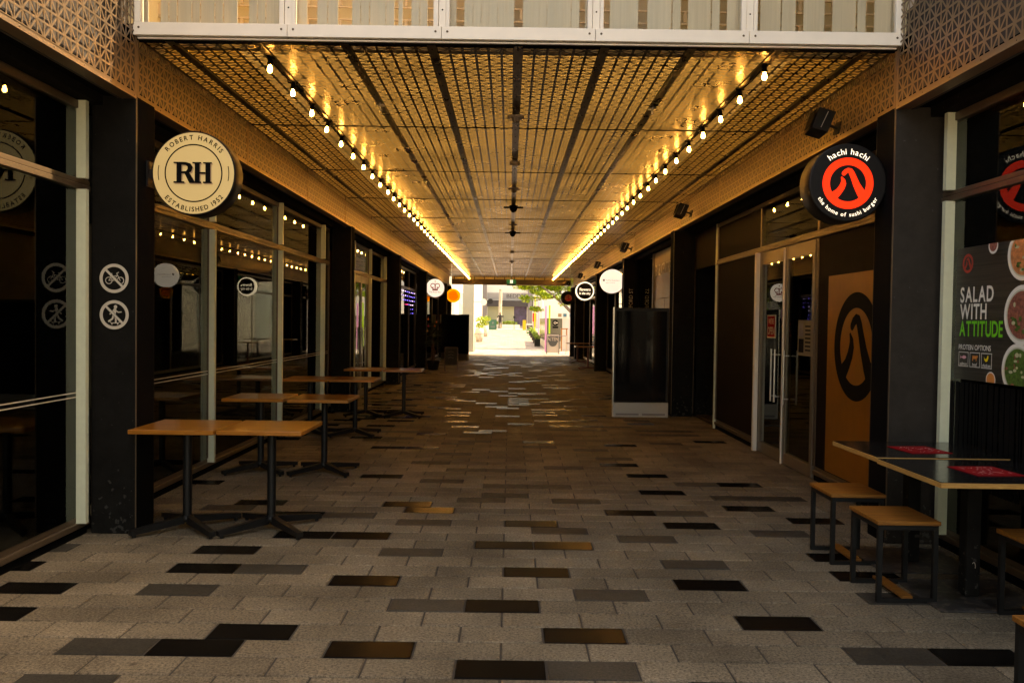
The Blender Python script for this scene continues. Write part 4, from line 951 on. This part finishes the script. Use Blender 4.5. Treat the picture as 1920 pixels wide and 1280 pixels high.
# ------------------------------------------------------------------ inside the left cafe
M['toli'] = mat('gunmetal', (.02, .02, .02), .35, metal=.5)
ch = thing('cafe_chair', (-4.6, 11.3, 0), 'dark metal cafe chair, the left one seen through the cafe glass', 'chair', 'chairs inside the cafe')
mb = MB(); mb.box(-.18, .18, -.18, .18, .43, .455, 0, .01); mb.build('seat', M['toli'], ch, True)
for sx in (-1, 1):
    for sy in (-1, 1):
        mb = MB(); mb.tube([(sx*.21, sy*.21, 0), (sx*.16, sy*.16, .44)], [.014, .02], 8); mb.build('leg', M['toli'], ch, True)
mb = MB(); mb.tube([(-.17, .16, .44), (-.2, .2, .62), (-.17, .23, .78), (-.08, .25, .83), (.08, .25, .83), (.17, .23, .78), (.2, .2, .62), (.17, .16, .44)], .012, 8); mb.box(-.06, .06, .2, .215, .45, .82); mb.build('backrest', M['toli'], ch, True)
ch.rotation_euler = (0, 0, 2.9)
dup(ch, (-4.1, 11.25, 0), 'dark metal cafe chair, the right one seen through the cafe glass', None, 3.3)
t = thing('dining_table', (-4.35, 10.6, 0), 'dark square dining table inside the cafe by the glass', 'table')
mb = MB(); mb.box(-4.75, -3.95, 10.3, 10.9, .72, .75); mb.build('table_top', M['wood'], t); mb = MB(); mb.tube([(-4.35, 10.6, 0.004), (-4.35, 10.6, .72)], .04, 12); mb.lathe((-4.35, 10.6, .004), [(.0001, .02), (.22, .015), (.22, 0)], 20); mb.build('pedestal', M['black'], t)
fr = [(8.5, 1.9, .5, .5), (9.3, 1.75, .22, .3), (9.75, 1.72, .3, .42), (8.7, 1.3, .3, .25), (9.2, 1.2, .25, .35), (10.4, 1.6, .4, .6), (7.2, 1.7, .6, .8)]
pn = ['large square', 'small upright', 'gold-edged', 'low wide', 'low upright', 'tall', 'largest']
for k, (y, z, w, h) in enumerate(fr):
    mb = MB(); mb.box(GL-4.4, GL-4.37, y-w/2, y+w/2, z-h/2, z+h/2, 0); mb.box(GL-4.372, GL-4.365, y-w/2+.03, y+w/2-.03, z-h/2+.03, z+h/2-.03, 1)
    tag(mb.build('picture_frame', [M['black'] if k != 2 else M['frame'], M['matte']]), 'the %s dark picture frame on the back wall of the left cafe' % pn[k], 'picture', 'pictures inside the cafe')

# ------------------------------------------------------------------ beyond the arcade
ext_white = mat('white_render', (.62, .58, .51), .6, noise=.04, nscale=2)
ext_grey = mat('grey_column', (.30, .31, .27), .6, noise=.1)
t = thing('white_building', (-4.5, 50, 0), 'sunlit white shop building with pale grey piers beyond the arcade on the left', 'building')
mb = MB(); mb.box(-9, -3.0, 37.2, 88, 0, 7.5); mb.build('wall', ext_white, t)
mb = MB(); mb.box(-2.3, -1.76, 40, 40.6, 0, 7.0); mb.build('pier', ext_grey, t)
for a, b in ((39.2, 44.4), (48.2, 52.3)):
    mb = MB(); mb.box(-2.995, -2.97, a, b, .3, 3.2); mb.build('window', mat('far_glass', (.45, .5, .47), .15), t)
t = thing('far_building', (0, 96, .7), 'shop building across the far end of the lane with white upper wall and dark awning', 'building')
fb = 96.0; zg = .68
mb = MB(); mb.box(-14, 12, fb, fb+6, zg, 10); mb.build('wall', ext_white, t)
mb = MB(); mb.box(-2.7, 2.6, fb-.05, fb, zg+3.35, zg+3.75+.35); mb.build('sign_band', mat('grey_band', (.32, .29, .26), .6), t)
ik = Ink((1.0, fb-.05, zg+3.55), (1, 0, 0), (0, 0, 1), (0, -1, 0), base=.01); ik.text(0, -.02, 'BEDDERY', .62, 0, sx=1.1, bold=.01); ik.build('sign_letters', mat('dark_letters', (.07, .06, .05), .6), t)
mb = MB(); mb.box(-2.7, 2.6, fb-1.1, fb-.06, zg+2.5, zg+3.2); mb.build('awning', mat('charcoal_awning', (.035, .03, .03), .8), t)
mb = MB(); mb.box(-2.6, .42, fb-.08, fb-.01, zg+.6, zg+2.5); mb.build('shop_window', mat('cream_blind', (.34, .34, .22), .4), t)
mb = MB(); mb.box(.45, 1.9, fb-.08, fb-.01, zg+.3, zg+2.5); mb.build('shop_window', mat('purple_display', (.05, .03, .08), .3, noise=.8, nscale=2), t)
for x in (-3.2, 2.0):
    mb = MB(); mb.box(x, x+.5, fb-1.2, fb-.7, zg, zg+5.5); mb.build('pier', mat('pier_grey%s' % ('a' if x < 0 else 'b'), (.14, .125, .12), .6), t)
mb = MB(); mb.box(-2.6, 1.1, fb-2.2, fb-1.7, zg-.1, zg+.45); tag(mb.build('planter_box', ext_white), 'long low white planter wall in front of the far shop', 'planter')
leafy = mat('hedge_leaf', (.16, .24, .02), .6, noise=.4)
def leaves(mb, c, r, n, s, flat=1.0):
    for _ in range(n):
        while True:
            p = Vector((random.uniform(-1, 1), random.uniform(-1, 1), random.uniform(-1, 1)))
            if p.length < 1: break
        o = Vector(c)+Vector((p.x*r[0], p.y*r[1], p.z*r[2])); a = Vector((random.gauss(0, 1), random.gauss(0, 1), random.gauss(0, .5))).normalized()
        b = a.cross(Vector((random.gauss(0, 1), random.gauss(0, 1), random.gauss(0, 1)))).normalized(); q = s*random.uniform(.6, 1.4)
        mb.add([o-a*q, o+b*q*.4, o+a*q, o-b*q*.4], [(0, 1, 2, 3)], random.randint(0, 1))
mb = MB(); leaves(mb, (-1.9, fb-1.95, zg+.6), (.7, .3, .28), 500, .09); leaves(mb, (-.1, fb-1.95, zg+.6), (.9, .3, .28), 700, .09)
tag(mb.build('hedge_planting', [leafy, leafy], None), 'bright green low planting on the far planter wall', 'plants', kind='stuff')
t = thing('column_tree', (-1.15, fb-1.3, zg), 'pale mottled trunk rising before the far shopfront', 'tree')
mb = MB(); mb.tube([(-1.1, fb-2.4, zg), (-1.15, fb-2.4, zg+1.8), (-1.1, fb-2.4, zg+4.4)], [.22, .2, .18], 10); mb.build('trunk', mat('pale_bark', (.38, .33, .25), .8, noise=.4, nscale=4), t)
# tree on the right
t = thing('plaza_tree', (3.6, 46, 0), 'bright green leafy tree reaching over the lane from the right', 'tree')
mb = MB(); mb.tube([(3.9, 44.3, 0), (3.7, 44.3, 1.6), (2.9, 44.4, 2.4), (2.2, 44.6, 3.0), (1.6, 45, 3.5)], [.16, .12, .08, .06, .03], 9); mb.tube([(3.7, 44.3, 1.6), (3.9, 45, 3.6), (3.6, 45.6, 5.2)], [.1, .08, .04], 8); mb.tube([(2.9, 44.4, 2.4), (2.6, 45.6, 3.6), (1.9, 46.2, 4.6)], [.06, .045, .02], 7)
mb.build('trunk', mat('tree_bark', (.16, .11, .08), .85, bump=.5), t)
lf = [mat('leaf_light', (.34, .42, .012), .5), mat('leaf_deep', (.15, .25, .01), .5)]
mb = MB()
for (c, r, n_) in (((2.6, 45.6, 3.7), (1.1, 1.0, .6), 900), ((1.4, 45.4, 3.5), (.8, .8, .42), 520), ((.6, 45.6, 3.55), (.6, .6, .25), 260), ((3.7, 45.6, 4.2), (1.3, 1.2, 1.0), 900), ((2.0, 46, 4.8), (1.6, 1.2, .8), 900), ((3.2, 44.6, 2.7), (.6, .5, .3), 220), ((2.0, 44.9, 2.95), (.7, .5, .22), 240), ((1.0, 45.1, 2.75), (.45, .4, .12), 90), ((1.3, 45, 2.2), (.42, .4, .1), 80), ((3.9, 44.8, 3.3), (.6, .5, .4), 260)):
    for _ in range(max(1, n_//19)):
        while True:
            p = Vector((random.uniform(-1, 1), random.uniform(-1, 1), random.uniform(-1, 1)))
            if p.length < 1: break
        cc = (c[0]+p.x*r[0], c[1]+p.y*r[1], c[2]+p.z*r[2]); leaves(mb, cc, (.32, .28, .14), 60, .085)
mb.build('crown', lf, t)
# right side of the lane
t = thing('glass_kiosk', (2.7, 52, 0), 'grey glazed enclosure on a pale plinth along the right of the lane', 'kiosk')
mb = MB(); mb.box(1.95, 5.0, 46.5, 56, 0, .42); mb.build('plinth', mat('pale_plinth', (.40, .38, .31), .7), t)
mb = MB(); mb.box(2.0, 4.9, 46.6, 55.9, .42, 1.70); mb.build('glazing', mat('grey_glazing', (.15, .14, .11), .12, noise=.2), t)
ik = Ink((2.55, 46.6, 1.45), (1, 0, 0), (0, 0, 1), (0, -1, 0), base=.01); ik.disc(0, 0, .17, 0, 30); ik.arc(-.02, 0, .04, .08, mi=1, n=20); ik.disc(.1, 0, .04, 1); ik.rect(-.16, -.3, .16, -.2, 0); ik.build('emblem', [M['ink'], M['decal']], t)
t = thing('white_wall', (4.5, 46, 0), 'bright white low wall beside the last black pillar on the right', 'wall')
mb = MB(); mb.box(2.75, 8, 43.4, 43.6, 0, 1.72); mb.build('wall_panel', ext_white, t)
pst = [mat('poster_teal', (.05, .16, .2), .5), ext_white, mat('poster_brown', (.3, .2, .1), .5)]
for k, (x, nm) in enumerate(((2.35, 'left sandy'), (2.62, 'middle teal'), (2.95, 'right grey'))):
    mb = MB(); mb.box(x+.12, x+.36, 43.3, 43.33, 1.74, 1.97, 1); mb.box(x+.15, x+.33, 43.29, 43.299, 1.77, 1.94, 0)
    tag(mb.build('wall_poster', [pst[(2, 0, 0)[k]], ext_white]), 'small %s poster above the white wall' % nm, 'poster', 'posters above the white wall')
t = thing('timber_stool', (2.9, 43, 0), 'little timber stool in the sun before the white wall', 'stool')
mb = MB(); mb.box(2.62, 2.98, 42.6, 42.9, 1.13, 1.18); mb.build('seat', M['wood'], t)
for x in (2.66, 2.92):
    mb = MB(); mb.box(x-.025, x+.025, 42.62, 42.88, 0.0, 1.13); mb.build('leg', M['wood'], t)
for x, y, c, nm, z1 in ((1.79, 41.5, (.62, .25, .48), 'pink', 2.30), (2.14, 45, (.42, .72, .03), 'lime green', 2.40), (1.85, 62, (.85, .62, .02), 'yellow', 3.4), (2.2, 64, (.7, .35, .55), 'pale pink', 3.4), (2.6, 66, (.8, .75, .75), 'white', 3.4)):
    mb = MB(); mb.box(x-.04, x+.04, y-.04, y+.04, zfar(y), z1, 0, .01); tag(mb.build('painted_pole', mat('paint_'+nm.replace(' ', '_'), c, .5)), '%s painted square pole on the right of the lane' % nm, 'pole', 'painted poles in the lane')
def d_at(ik, w, h):
    ik.rect(-w*.44, h*.58, w*.44, h*.9, 0); ik.text(0, h*.66, 'N.TEN', h*.26, 1, sx=.75, bold=.02); ik.arc(0, h*.58, .0, w*.36, 180, 360, 0, 20)
aboard('sandwich_board', (2.02, 38.9, 0), .56, .92, 'white and charcoal sandwich board reading N.TEN in the sun by the last right pillar', ext_white, d_at, [mat('board_grey', (.10, .11, .11), .5), M['decal']], .05, .1, mat('grey_frame', (.09, .09, .09), .5))
gfr = mat('green_board', (.01, .09, .05), .5)
def d_gr(ik, w, h): ik.text(0, h*.6, '8', h*.3, 0); ik.stroke([(-w*.3, h*.35), (w*.3, h*.35)], .03, 0); ik.stroke([(-w*.3, h*.25), (w*.3, h*.25)], .03, 0)
aboard('sandwich_board', (-1.75, 84, zfar(84)), .72, 1.0, 'dark green sandwich board beside the person at the far end of the lane', gfr, d_gr, [M['greyink']], 0, .1, gfr)
def d_ar(ik, w, h):
    ik.rect(-w*.44, h*.5, w*.44, h*.85, 0); ik.text(0, h*.62, 'OPEN', h*.22, 1, sx=.9); ik.rect(-w*.44, h*.05, w*.44, h*.46, 2); ik.poly([(-w*.4, h*.18), (w*.1, h*.18), (w*.1, h*.08), (w*.42, h*.26), (w*.1, h*.44), (w*.1, h*.34), (-w*.4, h*.34)], 1)
aboard('sandwich_board', (1.70, 72, zfar(72)), .58, .88, 'white and green sandwich board with an arrow at the right of the lane', ext_white, d_ar, [M['ink'], M['decal'], mat('board_green', (.04, .2, .03), .5)], 0, .1, ext_white)
aboard('sandwich_board', (1.45, 84, zfar(84)), .3, 1.0, 'narrow yellow board far down the lane on the right', mat('board_yellow', (.62, .4, .01), .5), None, None, 0, .1, mat('yellow_frame', (.5, .32, .01), .5))
t = thing('red_flag', (2.0, 74, zfar(74)), 'red and white feather flag beside the arrow board', 'flag')
mb = MB(); mb.tube([(1.98, 74, zfar(74)), (1.98, 74, 2.6)], .015, 6); mb.build('pole', M['alum'], t)
mb = MB(); mb.box(1.98, 2.32, 73.99, 74.01, 1.5, 2.25, 0); mb.box(2.1, 2.3, 73.99, 74.01, 1.0, 1.498, 0); mb.box(2.14, 2.28, 73.985, 74.005, .5, .998, 1); mb.build('cloth', [mat('flag_red', (.75, .04, .02), .6), ext_white], t)
# pots
potm = mat('terrazzo_pot', (.50, .45, .36), .7, noise=.2, nscale=12)
for k, (x, y, s, nm) in enumerate(((-2.0, 54, 1.0, 'nearer'), (-1.95, 64, .95, 'farther'))):
    z = zfar(y); t = thing('urn_planter', (x, y, z), '%s tall pale urn planter with green plants on the left of the lane' % nm, 'planter', 'urn planters in the lane')
    mb = MB(); mb.lathe((x, y, z), [(.0001, 0), (.19*s, 0), (.27*s, .3*s), (.30*s, .6*s), (.25*s, .88*s), (.22*s, .9*s), (.0001, .82*s)], 20); mb.build('urn', potm, t)
    mb = MB(); leaves(mb, (x+.03, y, z+1.05*s), (.26, .26, .22), 160, .07); leaves(mb, (x+.1, y, z+1.45*s), (.4, .3, .22), 170, .08)
    for q in range(5): mb.tube([(x, y, z+.8), (x+random.uniform(-.2, .3), y, z+1.5)], .008, 5, 1)
    mb.build('foliage', lf, t)
nm8 = ['nearest', 'second', 'third', 'fourth', 'fifth']
for k, (x, y) in enumerate(((1.62, 49.0), (1.66, 53.5), (1.7, 58), (1.72, 63), (1.74, 68))):
    z = zfar(y); t = thing('black_pot', (x, y, z), '%s square black pot with a small plant along the right of the lane' % nm8[k], 'planter', 'black pots along the kiosk')
    mb = MB(); mb.box(x-.17, x+.17, y-.17, y+.17, z, z+.42, 0, .01); mb.build('pot', M['black'], t)
    mb = MB(); leaves(mb, (x, y, z+.55), (.2, .2, .18), 130, .06); mb.build('foliage', [lf[1], lf[1]], t)
# small round signs in the lane
for x, y, z, r, c, lb in ((-2.15, 66, 3.0, .27, ext_white, 'white round projecting sign on the building in the sunny lane'), (-1.84, 76, 3.3, .25, M['signblack'], 'black round projecting sign farther down the sunny lane')):
    t = thing('round_sign', (x, y, z), lb, 'sign'); mb = MB(); mb.lathe((x, y, z), [(.0001, 0), (r, 0), (r, .15), (.0001, .15)], 30, 0, 'Y', False); mb.build('drum', c, t); mb = MB(); mb.bar((x-.95, y+.07, z), (x-r, y+.07, z), .05, .05); mb.build('bracket', M['black'], t)
# rope barriers
for nm, xa, xb, y in (('left', -1.76, -1.2, 41), ('right', 1.85, 2.6, 38.2)):
    t = thing('chain_barrier', ((xa+xb)/2, y, 0), 'slack chain across the %s side of the arcade mouth' % nm, 'barrier')
    mb = MB(); pts_ = [(xa+(xb-xa)*k/14, y, .86+.012*math.sin(k*2.2)-.0*k) for k in range(15)]; mb.tube(pts_, .016, 6); mb.build('chain', M['greyink'], t)
    mb = MB(); mb.tube([(xb if nm == 'right' else xa, y, 0), (xb if nm == 'right' else xa, y, .9)], .018, 8); mb.build('post', M['alum'], t)
t = thing('menu_stand', (.42, 86, zfar(86)), 'thin black stand in the middle of the far end of the lane', 'stand')
z = zfar(86); mb = MB(); mb.lathe((.42, 86, z), [(.0001, .03), (.18, .02), (.18, 0)], 14); mb.tube([(.42, 86, z), (.42, 86, z+1.25)], .03, 8); mb.build('post', M['black'], t)
mb = MB(); mb.box(.32, .52, 85.97, 86.0, z+1.15, z+1.4); mb.build('holder', M['black'], t)
# person
def person(x, y, z):
    t = thing('person', (x, y, z), 'person in a black coat with raised hands and a pale bag down the lane', 'person')
    V = {'pel': (0, 0, .92, .135), 'wai': (0, 0, 1.08, .12), 'che': (0, 0, 1.28, .145), 'nek': (0, 0, 1.45, .055), 'hd0': (0, -.01, 1.53, .075), 'hd1': (0, -.01, 1.62, .085), 'hd2': (0, 0, 1.68, .05)}
    for s, n_ in ((-1, 'l'), (1, 'r')):
        V['hip'+n_] = (s*.09, 0, .86, .10); V['kne'+n_] = (s*.10, -.02*s, .48, .065); V['ank'+n_] = (s*.11, .0, .09, .045); V['toe'+n_] = (s*.12, -.14, .03, .035)
        V['sho'+n_] = (s*.18, 0, 1.38, .065)
    V['elbr'] = (.30, -.1, 1.22, .05); V['wrir'] = (.30, -.22, 1.42, .035); V['hanr'] = (.28, -.25, 1.5, .03)
    V['elbl'] = (-.32, -.02, 1.18, .05); V['wril'] = (-.2, -.2, 1.34, .035); V['hanl'] = (-.13, -.24, 1.4, .03)
    E_ = [('pel', 'wai'), ('wai', 'che'), ('che', 'nek'), ('nek', 'hd0'), ('hd0', 'hd1'), ('hd1', 'hd2')]
    for n_ in 'lr': E_ += [('pel', 'hip'+n_), ('hip'+n_, 'kne'+n_), ('kne'+n_, 'ank'+n_), ('ank'+n_, 'toe'+n_), ('che', 'sho'+n_), ('sho'+n_, 'elb'+n_), ('elb'+n_, 'wri'+n_), ('wri'+n_, 'han'+n_)]
    ks = list(V); me = bpy.data.meshes.new('body'); me.from_pydata([V[k][:3] for k in ks], [(ks.index(a), ks.index(b)) for a, b in E_], [])
    o = bpy.data.objects.new('body', me); C.objects.link(o); o.parent = t
    md = o.modifiers.new('skin', 'SKIN')
    lay = me.skin_vertices[0] if me.skin_vertices else None
    if lay:
        for i, k in enumerate(ks): lay.data[i].radius = (V[k][3], V[k][3]); lay.data[i].use_root = (k == 'pel')
    o.modifiers.new('sub', 'SUBSURF').levels = 1; o.modifiers['sub'].render_levels = 2
    me.materials.append(mat('dark_clothes', (.02, .02, .022), .8))
    mb = MB(); mb.lathe((x, y-.0, z), [(.0001, 1.75), (.06, 1.73), (.095, 1.66), (.098, 1.58), (.085, 1.52)], 14); mb.build('hair', mat('dark_hair', (.02, .012, .01), .6), t)
    mb = MB(); mb.lathe((x, y-.045, z), [(.0001, 1.68), (.05, 1.66), (.062, 1.6), (.05, 1.54), (.0001, 1.51)], 12); mb.build('face', mat('skin', (.45, .25, .17), .5), t)
    mb = MB(); mb.lathe((x, y, z), [(.15, 1.36), (.16, 1.1), (.19, .78), (.2, .72)], 16); mb.build('coat', mat('black_coat', (.012, .012, .013), .8), t)
    mb = MB(); mb.box(x-.36, x-.22, y-.05, y+.2, z+.82, z+1.15, 0, .02); mb.build('bag', mat('pale_bag', (.55, .5, .45), .6), t)
person(-1.05, 88, zfar(88))
# sky is the world; a far strip of facades closes the view to the sides
t = thing('side_block', (16, 60, 0), 'pale block far to the right behind the tree', 'building')
mb = MB(); mb.box(9, 20, 48, 92, 0, 6); mb.build('wall', mat('beige_block', (.55, .5, .42), .7), t)
